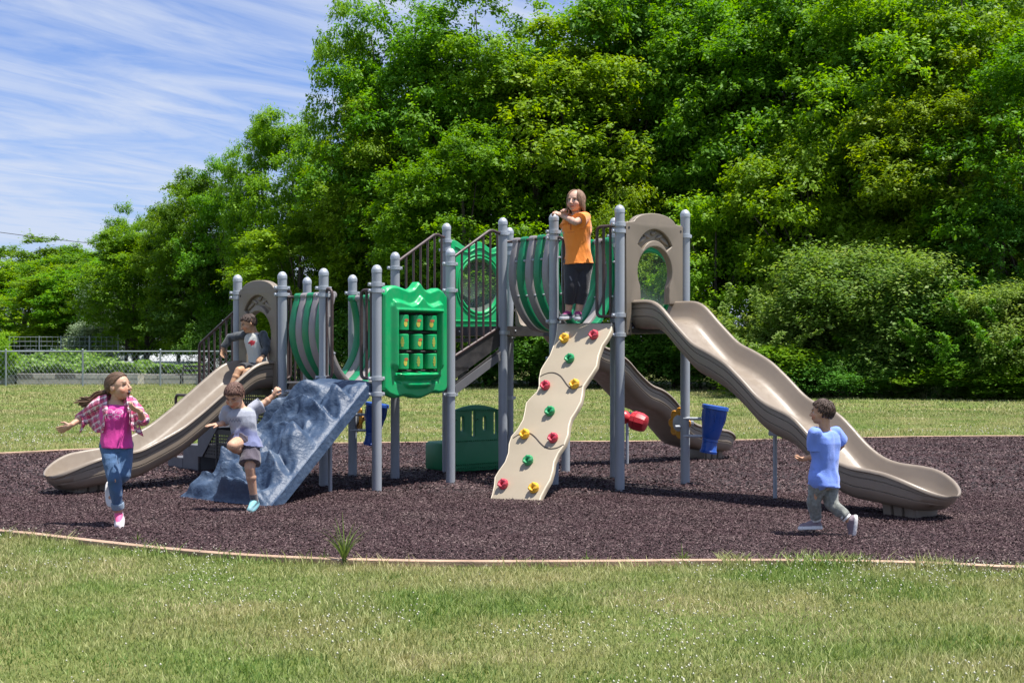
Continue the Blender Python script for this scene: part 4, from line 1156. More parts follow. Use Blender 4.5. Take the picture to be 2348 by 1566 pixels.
proto('s5', 5.0, 3.2, 46, 70000, M_leafs, .07, zb=.0, ls=.14, spiky=.8, shrub=True, lobe=(.16, .38), tuft=(.35, .8), nt_=8)
proto('s6', 2.6, 2.0, 26, 22000, M_leaf, .05, zb=.0, ls=.13, spiky=.5, shrub=True, lobe=(.2, .42))
proto('s4', 5.0, 3.2, 150, 75000, M_leaf, .06, ls=.14, arch=True)
proto('s3', 3.4, 1.3, 26, 14000, M_silver, .05, zb=.0, ls=.13, spiky=.4, shrub=True, lobe=(.25, .4))
def plant(key, px, Y, top, r, name, label, cat, group=None):
    h0, r0, mc, mt = PROTO[key]
    h = CAMH + (HY - top) * Y / FPX
    x = (px - CX) * Y / FPX
    e = empty(name, (x, Y, 0), label, cat, group)
    rz = random.uniform(0, 6.28)
    for nm, me in (('trunk', mt), ('crown', mc)):
        o = bpy.data.objects.new(nm, me); COL.objects.link(o); o.parent = e
        o.scale = (r / r0, r / r0, h / h0); o.rotation_euler = (0, 0, rz)
    return e
T = 'tree'
main = [
 ('t5', 30, 112, 575, 5.5, 'distant round tree at the far left edge behind the garden'),
 ('t4', 92, 118, 545, 5.0, 'thin crowned distant tree poking up under the power line'),
 ('t1', 205, 120, 545, 8.0, 'distant rounded dark green tree left of the tall tree line'),
 ('t4', 140, 112, 562, 4.0, 'sparse distant tree left of the rounded dark green one'),
 ('t2', 55, 90, 640, 5.0, 'mid distance tree directly behind the wire trellis at far left'),
 ('t3', 150, 86, 588, 4.2, 'yellow green tree behind the middle of the wire trellis'),
 ('t1', 250, 84, 565, 4.0, 'low green tree just right of the yellow green tree'),
 ('t4', 290, 76, 468, 1.5, 'wispy topped tree at the low left end of the tree line'),
 ('t1', 335, 74, 490, 2.7, 'bushy tree above the left end of the chain link fence, below the wispy top'),
 ('t3', 410, 72, 385, 2.2, 'bright tree stepping up the skyline left of the seated boy'),
 ('t1', 462, 70, 342, 2.3, 'round topped tree on the skyline above the short slide'),
 ('t2', 530, 68, 358, 2.4, 'broad green tree on the skyline above the left tower'),
 ('t1', 600, 66, 205, 1.7, 'spiky topped tree standing in the notch of the skyline left of the tallest tree'),
 ('t1', 672, 65, 205, 2.6, 'full green tree directly left of the tallest skyline tree'),
 ('t3', 690, 60, 440, 3.0, 'bright low tree above the two left arches, in front of the tree line'),
 ('t4', 800, 61, 5, 2.1, 'airy tree at the left edge of the tallest part of the tree line'),
 ('t2', 900, 60, 0, 3.6, 'tall tree whose left side borders the open sky'),
 ('t1', 1000, 59, -40, 4.0, 'very tall tree above the stair rails'),
 ('t3', 850, 58.5, 180, 2.7, 'bright lower tree in front of the tall trees above the green game panel'),
 ('t2', 1120, 58, -60, 4.0, 'tall tree left of the small gap of sky'),
 ('t1', 1060, 54, 250, 3.2, 'mid height tree in front of the tall trees behind the stair rails'),
 ('t1', 1225, 57, 40, 3.6, 'tree under the small gap of sky, behind the girl in orange'),
 ('t3', 1330, 57, -40, 4.0, 'tall bright tree right of the small gap of sky'),
 ('t4', 1450, 58, -70, 3.8, 'thin open tree with branches and sky showing above the high tower'),
 ('t5', 1420, 53, 378, 1.7, 'small bright tree directly behind the high tower front post'),
 ('t2', 1560, 58, -130, 4.0, 'tall open tree above the tan arch at right'),
 ('t4', 1650, 57, -60, 3.4, 'tree with dark gaps right of the high tower'),
 ('t5', 1640, 51, 405, 2.4, 'leafy mid height tree behind the top of the tall slide'),
 ('t1', 1760, 55, -110, 4.2, 'tall tree above the middle of the tall slide'),
 ('t5', 1860, 50, 205, 3.0, 'bright spreading tree behind the tall slide, above the pale shrub'),
 ('t2', 1900, 54, -130, 4.4, 'very tall tree above the boy in blue'),
 ('t1', 2060, 51, -120, 4.2, 'very tall tree second from the right edge of the back row'),
 ('t3', 2170, 47, 60, 3.2, 'bright tall tree in front of the back row near the right edge'),
 ('t5', 2020, 46.5, 475, 2.0, 'bright young tree standing up behind the pale shrub'),
 ('t2', 2240, 50, -120, 4.4, 'very tall tree at the right end of the back row'),
 ('t1', 2370, 45, 30, 3.4, 'tall tree cut by the right edge of the photo'),
 ('t6', 2300, 44, 380, 2.6, 'dark green tree low at the right edge behind the shrubs'),
]
for k, px, Y, top, r, lab in main: plant(k, px, Y, top, r, 'leafy_tree', lab, T)
for i, px in enumerate(range(330, 2500, 140)):
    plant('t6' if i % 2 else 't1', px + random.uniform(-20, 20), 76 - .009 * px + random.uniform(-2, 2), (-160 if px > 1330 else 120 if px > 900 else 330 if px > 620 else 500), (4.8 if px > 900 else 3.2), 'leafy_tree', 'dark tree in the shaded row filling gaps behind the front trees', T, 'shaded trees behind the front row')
for i, px in enumerate(list(range(290, 1800, 78))):
    Yb = 88 if px < 470 else 70 - (px - 290) * .0085 if px < 700 else 60 - (px - 700) * .0066
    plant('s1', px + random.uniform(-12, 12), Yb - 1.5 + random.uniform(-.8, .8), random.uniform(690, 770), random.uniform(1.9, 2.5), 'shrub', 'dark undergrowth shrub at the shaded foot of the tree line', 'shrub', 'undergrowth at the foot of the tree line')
for px, Y, top, r, lab in ((1835, 45.5, 600, 3.0, 'large pale green shrub with upward arching sprays above the boy in blue'), (1990, 44.5, 585, 3.0, 'large pale green shrub right of the arching one, behind the slide foot'),
                           (2130, 43.5, 640, 2.4, 'rounded pale shrub between the two tallest right shrubs'), (2255, 42.5, 590, 2.8, 'tall pale shrub near the right edge'), (2370, 41, 660, 2.2, 'shrub cut by the right edge of the photo'),
                           (1765, 47.5, 720, 1.6, 'low pale shrub at the left end of the pale shrub bank')):
    plant('s5' if px in (1990, 2130, 2370) else 's4' if px == 2255 else 's2', px, Y, top, r, 'shrub', lab, 'shrub')
for px in (1800, 1880, 1960, 2050, 2140, 2220, 2300, 2360):
    plant(random.choice(['s1', 's6', 's6']), px + random.uniform(-25, 25), 43.3 - (px - 1800) * .0048 + random.uniform(-.7, .5), random.uniform(770, 860), random.uniform(1.2, 2.0), 'shrub', 'low weedy shrub skirting the pale shrub bank at right', 'shrub', 'low shrubs along the right bank')
plant('s3', 232, 79, 645, 1.2, 'silver_shrub', 'pale silvery leaved shrub beside the end of the wire trellis', 'shrub')
plant('s3', 205, 78, 730, 1.2, 'silver_shrub', 'lower silvery shrub left of the tall silvery one', 'shrub')
plant('t5', -14, 58.8, 745, .95, 'shrub', 'bright green bush at the left edge behind the chain link fence', 'shrub')

# ================================================================ chain link fence
M_galv = mat('galvanised', (.30, .34, .37), .45, .6, .1, 3)
Yf = 57.0
def fx(px, Y=Yf): return (px - CX) * Y / FPX
FE = empty('chain_link_fence', (fx(300), Yf, 0), 'long grey chain link fence between the lawn and the vegetable garden', 'fence')
x0, x1 = fx(-70), fx(700); zt = 1.38
vs = []; fs = []
def wire(a, b, w_=.0062):
    a, b = V(a), V(b); d = (b - a).normalized(); n_ = V((0, 1, 0)).cross(d).normalized() * w_; y = V((0, w_, 0))
    i = len(vs); vs.extend([a - n_, a + y, a + n_, b - n_, b + y, b + n_]); fs.extend([(i, i + 1, i + 4, i + 3), (i + 1, i + 2, i + 5, i + 4), (i + 2, i, i + 3, i + 5)])
st = .17; nx = int((x1 - x0) / st)
for i in range(-15, nx):
    for s in (1, -1):
        xa = x0 + i * st; a = V((xa, Yf, .03)); b = V((xa + (zt - .03) * .72, Yf, zt)) if s > 0 else None
        if s < 0: a = V((xa, Yf + .008, zt)); b = V((xa + (zt - .03) * .72, Yf + .008, .03))
        if a.x < x0 or b.x > x1: continue
        wire(a, b)
me = mesh_np('wire_mesh', np.array([tuple(v) for v in vs]), np.array(fs), M_galv); link('wire_mesh', me, FE)
bm = bmesh.new(); tube(bm, [(x0, Yf, zt + .01), (x1, Yf, zt + .01)], .028, 8); obj('top_rail', bm, M_galv, FE)
for px in (14, 190, 368, 545, 700):
    bm = bmesh.new(); tube(bm, [(fx(px), Yf - .02, -.1), (fx(px), Yf - .02, 1.45)], .038, 10); ball(bm, (fx(px), Yf - .02, 1.45), .042, u=10, v=6); obj('post', bm, M_galv, FE)

# wire trellis
Yt = 73.0; TRL = empty('wire_trellis', (fx(150, Yt), Yt, 0), 'tall wire grid trellis on posts at the back of the vegetable garden', 'trellis')
vs = []; fs = []
xa, xb = fx(20, Yt), fx(272, Yt)
for z in np.arange(.3, 2.15, .23): wire((xa, Yt, z), (xb, Yt, z), .011)
for x in np.arange(xa, xb, .28): wire((x, Yt, .1), (x, Yt, 2.16), .009)
me = mesh_np('wire_grid', np.array([tuple(v) for v in vs]), np.array(fs), M_galv); link('wire_grid', me, TRL)
for px in (22, 90, 140, 205, 271):
    bm = bmesh.new(); tube(bm, [(fx(px, Yt), Yt, -.1), (fx(px, Yt), Yt, 2.2 + (.12 if px == 271 else 0))], .03, 8); obj('post', bm, M_galv, TRL)

# raised beds
M_block = mat('grey_block', (.40, .38, .35), .9, 0, .2, 2.5, .6, 20)
M_blockd = mat('dark_block', (.13, .125, .12), .9, 0, .2, 2.5, .6, 20)
M_soil = mat('bed_soil', (.06, .045, .03), .95, 0, .3, 4)
M_crop = leafmat('crop_leaf', [(0, (.10, .20, .03)), (.6, (.18, .32, .06)), (1, (.34, .46, .17))], .35)
def bed(px0, px1, Y, D, hb, label, dark=()):
    xa, xb = fx(px0, Y), fx(px1, Y)
    e = empty('raised_bed', ((xa + xb) / 2, Y, 0), label, 'garden bed')
    for r_ in range(2):
        bm = bmesh.new(); x = xa - (.2 if r_ else 0); i = 0
        while x < xb:
            w_ = .9
            a = max(x, xa); b = min(x + w_, xb)
            if b - a > .05:
                box(bm, ((a + b) / 2, Y, hb * (.25 + .5 * r_)), b - a - .012, .2 + .01 * r_, hb * .5 - .01, None, .012, mi=1 if (i in dark and r_) else 0)
            x += w_; i += 1
        if r_ == 0: box(bm, ((xa + xb) / 2, Y + D, hb * .5), xb - xa, .2, hb); box(bm, (xa + .1, Y + D / 2, hb * .5), .19, D - .2, hb - .01); box(bm, (xb - .1, Y + D / 2, hb * .5), .19, D - .2, hb - .01)
        obj('block_course', bm, [M_block, M_blockd], e, smooth=False)
    bm = bmesh.new(); box(bm, ((xa + xb) / 2, Y + D / 2, hb * .45), xb - xa - .35, D - .25, hb * .8); obj('soil', bm, M_soil, e, smooth=False)
    return xa, xb
b1 = bed(-40, 36, 60.5, 2.5, .34, 'short grey block raised bed at the far left edge')
b2 = bed(40, 318, 60.0, 3.0, .46, 'long grey block raised garden bed with dark blocks, full of leafy crops', dark=(0, 2))
b3 = bed(325, 470, 61.0, 3.0, .42, 'grey raised garden bed behind the bench')
def crops(n, boxes, name, label):
    vs = []; 
    P = []
    for (xa, xb, ya, yb, z0, z1, k) in boxes:
        m_ = int(n * k); x = rng.uniform(xa, xb, m_); y = rng.uniform(ya, yb, m_)
        hh = np.array([.6 + .5 * noise.noise(V((a * .9, b * .9, 0))) for a, b in zip(x, y)])
        z = z0 + (z1 - z0) * hh * rng.uniform(0.1, 1, m_) ** .6
        P.append(np.stack([x, y, z], 1))
    pos = np.concatenate(P); n = len(pos)
    nm = unit(n) * .8 + np.array([0, -.2, .8]); nm /= np.linalg.norm(nm, axis=1)[:, None]
    a = np.cross(nm, unit(n)); a /= np.linalg.norm(a, axis=1)[:, None]; b = np.cross(nm, a)
    L = .16 * rng.uniform(.5, 1.5, n); a *= L[:, None] / 2; b *= L[:, None] * .35
    v = np.stack([pos - a, pos + b, pos + a, pos - b], 1).reshape(-1, 3)
    me = mesh_np(name, v, np.arange(n * 4).reshape(-1, 4), M_crop, {'rnd': ('FACE', rng.random(n))})
    tag(link(name, me), label, 'crops', kind='stuff')
crops(26000, [(b1[0], b2[1], 60.2, 63, .35, 1.15, .55), (b3[0], b3[1] - .6, 61.2, 64, .35, .95, .22), (fx(-60, 66), fx(240, 66), 65, 69, .1, 1.55, .33), (fx(40, 70), fx(230, 70), 70, 72, .1, 1.9, .2)], 'vegetable_crops', 'leafy green vegetable crops growing in and behind the raised beds')
# low grey row cover behind the beds
M_cover = mat('row_cover_cloth', (.36, .38, .41), .8, 0, .12, .8)
bm = bmesh.new(); xa, xb = fx(190, 82), fx(620, 82); rings = []
for x in np.linspace(xa, xb, 24):
    rings.append([bm.verts.new((x, 82 - 1.1 * math.cos(t), 1.25 * math.sin(t) + .04 * math.sin(x * 2.1))) for t in np.linspace(0, math.pi, 12)])
for a, b in zip(rings, rings[1:]):
    for i in range(11): bm.faces.new((a[i], b[i], b[i + 1], a[i + 1]))
bm.faces.new(rings[0]); bm.faces.new(rings[-1][::-1])
tag(obj('row_cover', bm, M_cover), 'long low grey row cover tunnel behind the raised beds', 'row cover')
bm = bmesh.new(); xa, xb = fx(195, 68), fx(456, 68); box(bm, ((xa + xb) / 2, 68, .46), xb - xa, 1.4, .92, None, .05)
tag(obj('white_planter', bm, mat('pale_board', (.33, .35, .36), .7, 0, .1, 2)), 'long pale grey planter box behind the crops, right of the trellis', 'planter')
# bench
BN = empty('garden_bench', (fx(436, 59), 59, 0), 'dark garden bench behind the chain link fence beside the left stair rail', 'bench')
bm = bmesh.new(); xc = fx(436, 59)
for k in range(3): box(bm, (xc, 59 + k * .13, .42), 1.2, .11, .035, None, .005)
obj('seat', bm, M_dark, BN)
bm = bmesh.new()
for k in range(2): box(bm, (xc + .1, 59.42 + k * .02, .60 + k * .17), 1.0, .03, .10, None, .005)
obj('backrest', bm, M_dark, BN)
for sx in (-.4, .45):
    bm = bmesh.new(); tube(bm, [(xc + sx, 59.0, 0), (xc + sx, 59.05, .42)], .03, 6); tube(bm, [(xc + sx, 59.35, 0), (xc + sx, 59.4, .5), (xc + sx + .03, 59.46, .86)], .03, 6); obj('leg', bm, M_dark, BN)
# power lines
for (xa, ya, xb, yb, r_, lab) in ((-400, 470, 560, 590, .024, 'dark power line crossing the low sky at the far left'),):
    pts = []
    for t in np.linspace(0, 1, 24):
        p = W(xa, ya, 104).lerp(W(xb, yb, 100), t); p.z -= 1.2 * math.sin(math.pi * t) * .35; pts.append(p)
    bm = bmesh.new(); tube(bm, pts, r_, 6); tag(obj('power_line', bm, M_rubber), lab, 'power line')
# ================================================================ people
def paint(o, fn):
    me = o.data; n = len(me.vertices); co = np.empty(n * 3, np.float32); me.vertices.foreach_get('co', co); co = co.reshape(-1, 3)
    c = np.ones((n, 4), np.float32); c[:, :3] = fn(co)
    a = me.attributes.new('Col', 'FLOAT_COLOR', 'POINT'); a.data.foreach_set('color', c.ravel())
def wrinkle(o, amp, sc, stretch=(1, 1, 1)):
    me = o.data
    nr = [v.normal.copy() for v in me.vertices]
    for v, n_ in zip(me.vertices, nr):
        p = V((v.co.x * sc * stretch[0], v.co.y * sc * stretch[1], v.co.z * sc * stretch[2]))
        r_ = 1 - abs(noise.noise(p)) * 2.4
        v.co += n_ * (amp * (r_ - .5) + amp * .5 * noise.noise(p * 2.3))
def solid(c): return lambda co: np.tile(np.array(c, np.float32), (len(co), 1))
M_skin = vcmat('skin', .6, .08, 160, sss=.04)
M_cloth = vcmat('cotton_cloth', .85, .35, 260, sheen=.3)
M_denim = vcmat('denim_cloth', .85, .5, 320, sheen=.2)
M_hair = vcmat('hair', .62, .25, 300)
M_shoe = vcmat('shoe_canvas', .7, .2, 200)
def hand(bm, w_, d, n_, curl, k, thumb=1, spread=.12):
    d = d.normalized(); n_ = (n_ - d * n_.dot(d)).normalized(); s = d.cross(n_)
    rot = Matrix((d, s, n_)).transposed()
    ball(bm, w_ + d * .030 * k, .038 * k, .027 * k, .0135 * k, rot, 14, 10)
    cap(bm, w_ - d * .01 * k, .0185 * k, w_ + d * .02 * k, .0185 * k, 10)
    cf = curl if isinstance(curl, (list, tuple)) else [curl] * 4
    for i, (o_, L) in enumerate(((-.021, .036), (-.007, .047), (.007, .051), (.021, .046))):
        p = w_ + d * (.056 - abs(o_) * .15) * k + s * o_ * k * thumb; a = spread * (o_ / .02) * thumb
        dd = (d * math.cos(a) + s * math.sin(a)).normalized(); ang = 0
        for j, fr_ in enumerate((.45, .32, .25)):
            ang += cf[i] * (.6 if j == 0 else 1)
            q = p + (dd * math.cos(ang) - n_ * math.sin(ang)) * L * fr_ * k * 1.05
            cap(bm, p, (.0074 - .0007 * j) * k, q, (.0068 - .0008 * j) * k, 8); p = q
    p = w_ + d * .014 * k + s * .018 * k * thumb
    q = p + (d * .55 + s * .75 * thumb - n_ * .25).normalized() * .026 * k
    r_ = q + (d * .85 + s * .3 * thumb - n_ * .35).normalized() * .024 * k
    cap(bm, p, .0098 * k, q, .0085 * k, 8); cap(bm, q, .0082 * k, r_, .0066 * k, 8)
def headframe(H):
    f = V(H['f']).normalized(); u = V(H.get('u', (0, 0, 1))); u = (u - f * u.dot(f)).normalized(); s = f.cross(u)
    return V(H['c']), f, u, s
def torso_rings(J, k, g=0.0, hem=None, shw=1.0, flare=0):
    hl, hr, sl, sr = J['hl'], J['hr'], J['sl'], J['sr']
    pel = (hl + hr) / 2; ch = (sl + sr) / 2; up = (ch - pel).normalized()
    hx = (hr - hl).normalized(); sx = (sr - sl).normalized()
    hy = hx.cross(up).normalized(); sy = sx.cross(up).normalized()
    L = (ch - pel).length
    def r(t, w_, d_, g2=0):
        x = hx.lerp(sx, max(0, min(1, t))).normalized(); y = hy.lerp(sy, max(0, min(1, t))).normalized()
        return (pel + up * L * t, x * (w_ * k + g + g2), y * (d_ * k + g + g2))
    rs = []
    if hem is not None: rs.append(r(hem, .108, .088, flare)); rs.append(r(hem * .5, .106, .086, flare * .8)) if hem < -.05 else None
    else: rs += [r(-.22, .060, .055), r(-.12, .098, .084)]
    rs += [r(.0, .106, .088, flare * .5), r(.22, .097, .080), r(.42, .094, .076), r(.62, .104, .082), r(.80, .115 * shw, .082), r(.92, .112 * shw, .070), r(1.01, .085 * shw, .055), r(1.09, .046, .044)]
    return rs, up, sx, sy, hx, hy
def person(label, loc, J, H, k, skin, hands, hairc, hair, clothes, shoes, fat=1.0, face=None):
    P0 = empty('person', loc, label, 'person')
    J = {a: V(b) for a, b in J.items()}
    Hc, f, u, s = headframe(H); hk = H.get('k', 1.0) * .96
    bm = bmesh.new()
    rs, up, sx, sy, hx, hy = torso_rings(J, k * fat)
    loft(bm, rs, 20, .85)
    nb = (J['sl'] + J['sr']) / 2 + up * .0 * k
    cap(bm, nb, .046 * k, Hc - u * .05 * hk - f * .02 * hk, .042 * k)
    # head
    def hp(a, b, c): return Hc + (s * a + f * b + u * c) * hk
    rot = Matrix((s, f, u)).transposed()
    ball(bm, hp(0, -.012, .020), .073 * hk, .091 * hk, .084 * hk, rot, 24, 16)
    ball(bm, hp(0, .022, -.028), .063 * hk, .064 * hk, .070 * hk, rot, 20, 14)
    ball(bm, hp(0, .052, -.072), .028 * hk, .026 * hk, .022 * hk, rot)
    for sg in (-1, 1):
        ball(bm, hp(.036 * sg, .050, -.028), .026 * hk, .024 * hk, .028 * hk, rot)
        ball(bm, hp(.078 * sg, -.008, -.006), .008 * hk, .016 * hk, .025 * hk, rot @ Matrix.Rotation(sg * .35, 3, 'Z'))
        ball(bm, hp(.026 * sg, .073, .026), .020 * hk, .010 * hk, .007 * hk, rot)
        ball(bm, hp(.009 * sg, .092, -.024), .0075 * hk, .008 * hk, .006 * hk, rot)
    cap(bm, hp(0, .080, .014), .007 * hk, hp(0, .100, -.020), .0105 * hk, 10)
    ball(bm, hp(0, .080, -.046), .021 * hk, .011 * hk, .0065 * hk, rot); ball(bm, hp(0, .078, -.057), .017 * hk, .011 * hk, .0065 * hk, rot)
    # arms, legs
    for a in 'lr':
        S_, E_, W_ = J['s' + a], J['e' + a], J['w' + a]
        cap(bm, S_, .038 * k * fat, E_, .028 * k * fat); cap(bm, E_, .029 * k * fat, W_, .0195 * k)
        ball(bm, E_.lerp(W_, .25), .031 * k * fat)
        hd = hands[a]; hand(bm, W_, V(hd[0]), V(hd[1]), hd[2], k * 1.06, hd[3], hd[4] if len(hd) > 4 else .12)
        Hp, K_, A_ = J['h' + a], J['k' + a], J['a' + a]
        cap(bm, Hp, .068 * k * fat, K_, .045 * k * fat); cap(bm, K_, .044 * k * fat, A_, .029 * k)
        ball(bm, K_.lerp(A_, .28) + (0 * up), .045 * k * fat)
        t_ = V(shoes[a][0]).normalized(); cap(bm, A_, .031 * k, A_ + t_ * .07 * k - V(shoes[a][1]).normalized() * .045 * k, .025 * k)
    body = fuse('body', bm, .0042, 2, M_skin, P0, fac=.45)
    face = face or {}
    S = np.array(skin)
    fr_ = np.array([tuple(s), tuple(f), tuple(u)])
    hcn = np.array(tuple(Hc))
    def skinfn(co):
        c = np.tile(S, (len(co), 1)).astype(np.float32)
        l = (co - hcn) @ fr_.T / hk
        a, b, z = np.abs(l[:, 0]), l[:, 1], l[:, 2]
        front = b > .045
        def ell(x0, z0, rx, rz): return ((a - x0) / rx) ** 2 + ((z - z0) / rz) ** 2
        ck = front & (ell(.038, -.030, .026, .022) < 1); c[ck] = S * np.array([1.06, .84, .80])
        lp = front & (ell(0, -.051, .024, .0105) < 1); c[lp] = S * np.array([.78, .42, .42])
        if face.get('mouth'): mo = front & (ell(0, -.054, .017, .016) < 1); c[mo] = (.05, .012, .012); te = front & (ell(0, -.044, .013, .0045) < 1); c[te] = (.6, .57, .5)
        if face.get('smile'): te = front & (ell(0, -.050, .018, .005) < 1); c[te] = (.6, .57, .5)
        br = front & (ell(.030, .031, .019, .0045) < 1); c[br] = np.array(hairc) * .8
        if face.get('shut'): ey = front & (ell(.029, .009, .015, .0032) < 1); c[ey] = (.05, .03, .025)
        else:
            ey = front & (ell(.029, .009, .0145, .0070) < 1); c[ey] = (.55, .52, .48)
            ir = front & (ell(.029, .009, .0068, .0068) < 1); c[ir] = (.035, .022, .015)
            ul = front & (ell(.029, .0165, .016, .0028) < 1); c[ul] = (.05, .03, .025)
        mt = np.array([noise.noise(V((p_[0] * 45, p_[1] * 45, p_[2] * 45))) for p_ in co]); c *= (1 + np.array([.10, .16, .18])[None] * mt[:, None]).astype(np.float32)
        no = front & (ell(.005, -.029, .0035, .0025) < 1); c[no] = S * .45
        return c
    paint(body, skinfn)
    # hair
    bm = bmesh.new(); hc0 = Hc + (u * .020 - f * .012) * hk
    st = hair['style']; rn = random.Random(hair.get('seed', 3))
    wh = (u * 1.0 - f * .35).normalized(); wx_ = wh.cross(s).normalized()
    def surf(d, e): # point on the skull in direction d, e = extra
        l = V((d.dot(s) * .077, d.dot(f) * .095, d.dot(u) * .088)) * hk * e
        return hc0 + s * l.x + f * l.y + u * l.z
    NL = int(hair.get('n', 300) * 1.5)
    for i in range(NL):
        az = 2 * math.pi * (i + rn.random()) / NL * 1.0
        az = rn.uniform(0, 2 * math.pi)
        h_ = (wx_ * math.cos(az) + s * math.sin(az)).normalized()  # heading away from the whorl
        ff = h_.dot(f)
        # hair line angle measured from the whorl
        end = np.interp(ff, [-1, -.3, .25, .7, 1.0], hair.get('line', [2.05, 1.95, 1.55, 1.32, 1.28]))
        if st == 'short': a0 = rn.uniform(0, end * .93); a1 = min(end * rn.uniform(.88, 1.05), a0 + rn.uniform(.25, .5))
        else: a0 = rn.uniform(0, .6) * end * .8; a1 = end
        pts = []
        lift = rn.uniform(1.0, 1.0 + hair.get('vol', .07))
        for j in range(6):
            a = a0 + (a1 - a0) * j / 5
            d = (wh * math.cos(a) + h_ * math.sin(a)).normalized()
            pts.append(surf(d, lift + ((.008 + .045 * (i % 5 == 0)) * j / 5 if st == 'short' else 0)))
        if st == 'bob':
            L = hair['len'] * rn.uniform(.85, 1.0); p = pts[-1]; outw = (p - hc0); outw -= u * outw.dot(u); outw.normalize()
            if ff > .75: continue
            if ff < .45 or rn.random() < .9:
                for j in range(1, 6):
                    t = j / 5; pts.append(p - V((0, 0, 1)) * L * t + outw * (.012 * math.sin(t * 2.2) - .012 * t) * hk + V((rn.uniform(-.003, .003), rn.uniform(-.003, .003), 0)))
        if st == 'pony':
            tie = Hc + (-f * .105 - u * .035) * hk
            da = (wh * math.cos(a1) + h_ * math.sin(a1)).normalized(); k0 = rn.uniform(0, .5) if rn.random() < .6 else 0
            dt_ = (-f * .95 - u * .45).normalized(); an = max(.05, da.angle(dt_))
            def sl(t): return (da * math.sin((1 - t) * an) + dt_ * math.sin(t * an)) / math.sin(an)
            pts = [surf(sl(k0 + (1 - k0) * j / 7).normalized(), lift) for j in range(7)] + [tie]
        r0 = hair.get('r', .0075) * hk * .8
        tube(bm, pts, [r0 * (.7 + .3 * math.sin(math.pi * j / (len(pts) - 1))) * (1 if j < len(pts) - 1 else .35) for j in range(len(pts))], 5)
    if st == 'pony':
        tie = Hc + (-f * .105 - u * .035) * hk; path = [tie] + [V(p) for p in hair['tail']]
        for i in range(70):
            o1 = V((rn.gauss(0, 1), rn.gauss(0, 1), rn.gauss(0, 1))) * .010; o2 = V((rn.gauss(0, 1), rn.gauss(0, 1), rn.gauss(0, 1))) * .020
            pp = fillet([q + o1.lerp(o2, j / (len(path) - 1)) for j, q in enumerate(path)], .06, 3)
            cut = int(len(pp) * rn.uniform(.7, 1)); pp = pp[:max(3, cut)]
            tube(bm, pp, [.0045] * (len(pp) - 1) + [.0012], 4)
    ho = obj('hair', bm, M_hair, P0, angle=80)
    hcl = np.array(hairc)
    def hairfn(co):
        l = (co - hcn) @ fr_.T
        v = np.sin(l[:, 0] * 420 + l[:, 1] * 150) * np.sin(l[:, 1] * 310 + l[:, 2] * 260)
        return hcl[None] * (1 + .45 * v[:, None])
    paint(ho, hairfn)
    # clothes
    for c in clothes:
        bm = bmesh.new(); kind = c['kind']; g = c.get('g', .010)
        if kind == 'top':
            rs, up, sx, sy, hx, hy = torso_rings(J, k * fat, g, c.get('hem', -.15), c.get('shw', 1.03), c.get('flare', .010))
            rs = rs[:-1] + [(rs[-1][0] - up * .012, rs[-1][1] * .98, rs[-1][2] * .98)]
            if c.get('low'): rs = rs[:-2] + [(rs[-2][0] - up * .006, rs[-2][1] * .86, rs[-2][2] * .9)]
            loft(bm, rs, 24, .85)
            if c.get('hem', -.15) < -.05:
                for a in 'lr': ball(bm, J['h' + a], .069 * k * fat + g + .004)
            sv = c.get('sleeve', 0)
            if sv:
                for a in 'lr':
                    S_, E_, W_ = J['s' + a], J['e' + a], J['w' + a]
                    r0 = (.039 * k + g) * fat
                    ball(bm, S_, r0 * .98)
                    e_ = S_.lerp(E_, min(1, sv)); x, y, d = basis(E_ - S_)
                    r1 = ((.031 if sv >= 1 else .036) * k + g + c.get('cuff', .012)) * fat
                    loft(bm, [(S_, x * r0, y * r0), (S_.lerp(e_, .5), x * (r0 + r1) / 2, y * (r0 + r1) / 2), (e_, x * r1, y * r1)], 16)
                    if sv > 1:
                        ball(bm, E_, r1 * .98); e2 = E_.lerp(W_, sv - 1); x, y, d = basis(W_ - E_); r2 = .025 * k + g * .8
                        loft(bm, [(E_, x * r1, y * r1), (E_.lerp(e2, .5), x * (r1 + r2) * .5, y * (r1 + r2) * .5), (e2, x * r2, y * r2)], 14)
        else:
            rs, up, sx, sy, hx, hy = torso_rings(J, k * fat, g)
            loft(bm, rs[:4], 20, .85)
            for a in 'lr':
                Hp, K_, A_ = J['h' + a], J['k' + a], J['a' + a]
                r0 = (.069 * k) * fat + g; rk = c.get('rk', .052) * k * fat + g
                ball(bm, Hp, r0)
                ln = c['leg']; ln = ln[a] if isinstance(ln, dict) else ln; e_ = Hp.lerp(K_, min(1, ln)); x, y, d = basis(K_ - Hp); r1 = r0 + (rk - r0) * min(1, ln) + c.get('flare', 0)
                loft(bm, [(Hp, x * r0, y * r0), (Hp.lerp(e_, .5), x * (r0 + r1) / 2, y * (r0 + r1) / 2), (e_, x * r1, y * r1)], 18)
                if ln > 1:
                    ball(bm, K_, rk); e2 = K_.lerp(A_, ln - 1); x, y, d = basis(A_ - K_); ra = c.get('ra', .036) * k + g
                    loft(bm, [(K_, x * rk, y * rk), (K_.lerp(e2, .35), x * (rk * .98), y * (rk * .98)), (e2, x * ra, y * ra)], 16)
        if c.get('extra'): c['extra'](bm, J)
        o = fuse(c['name'], bm, .0058, 2, c.get('mat', M_cloth), P0, c.get('label'))
        wrinkle(o, c.get('wr', .0045), c.get('wsc', 13), c.get('wst', (1, 1, .6)))
        paint(o, c['col'])
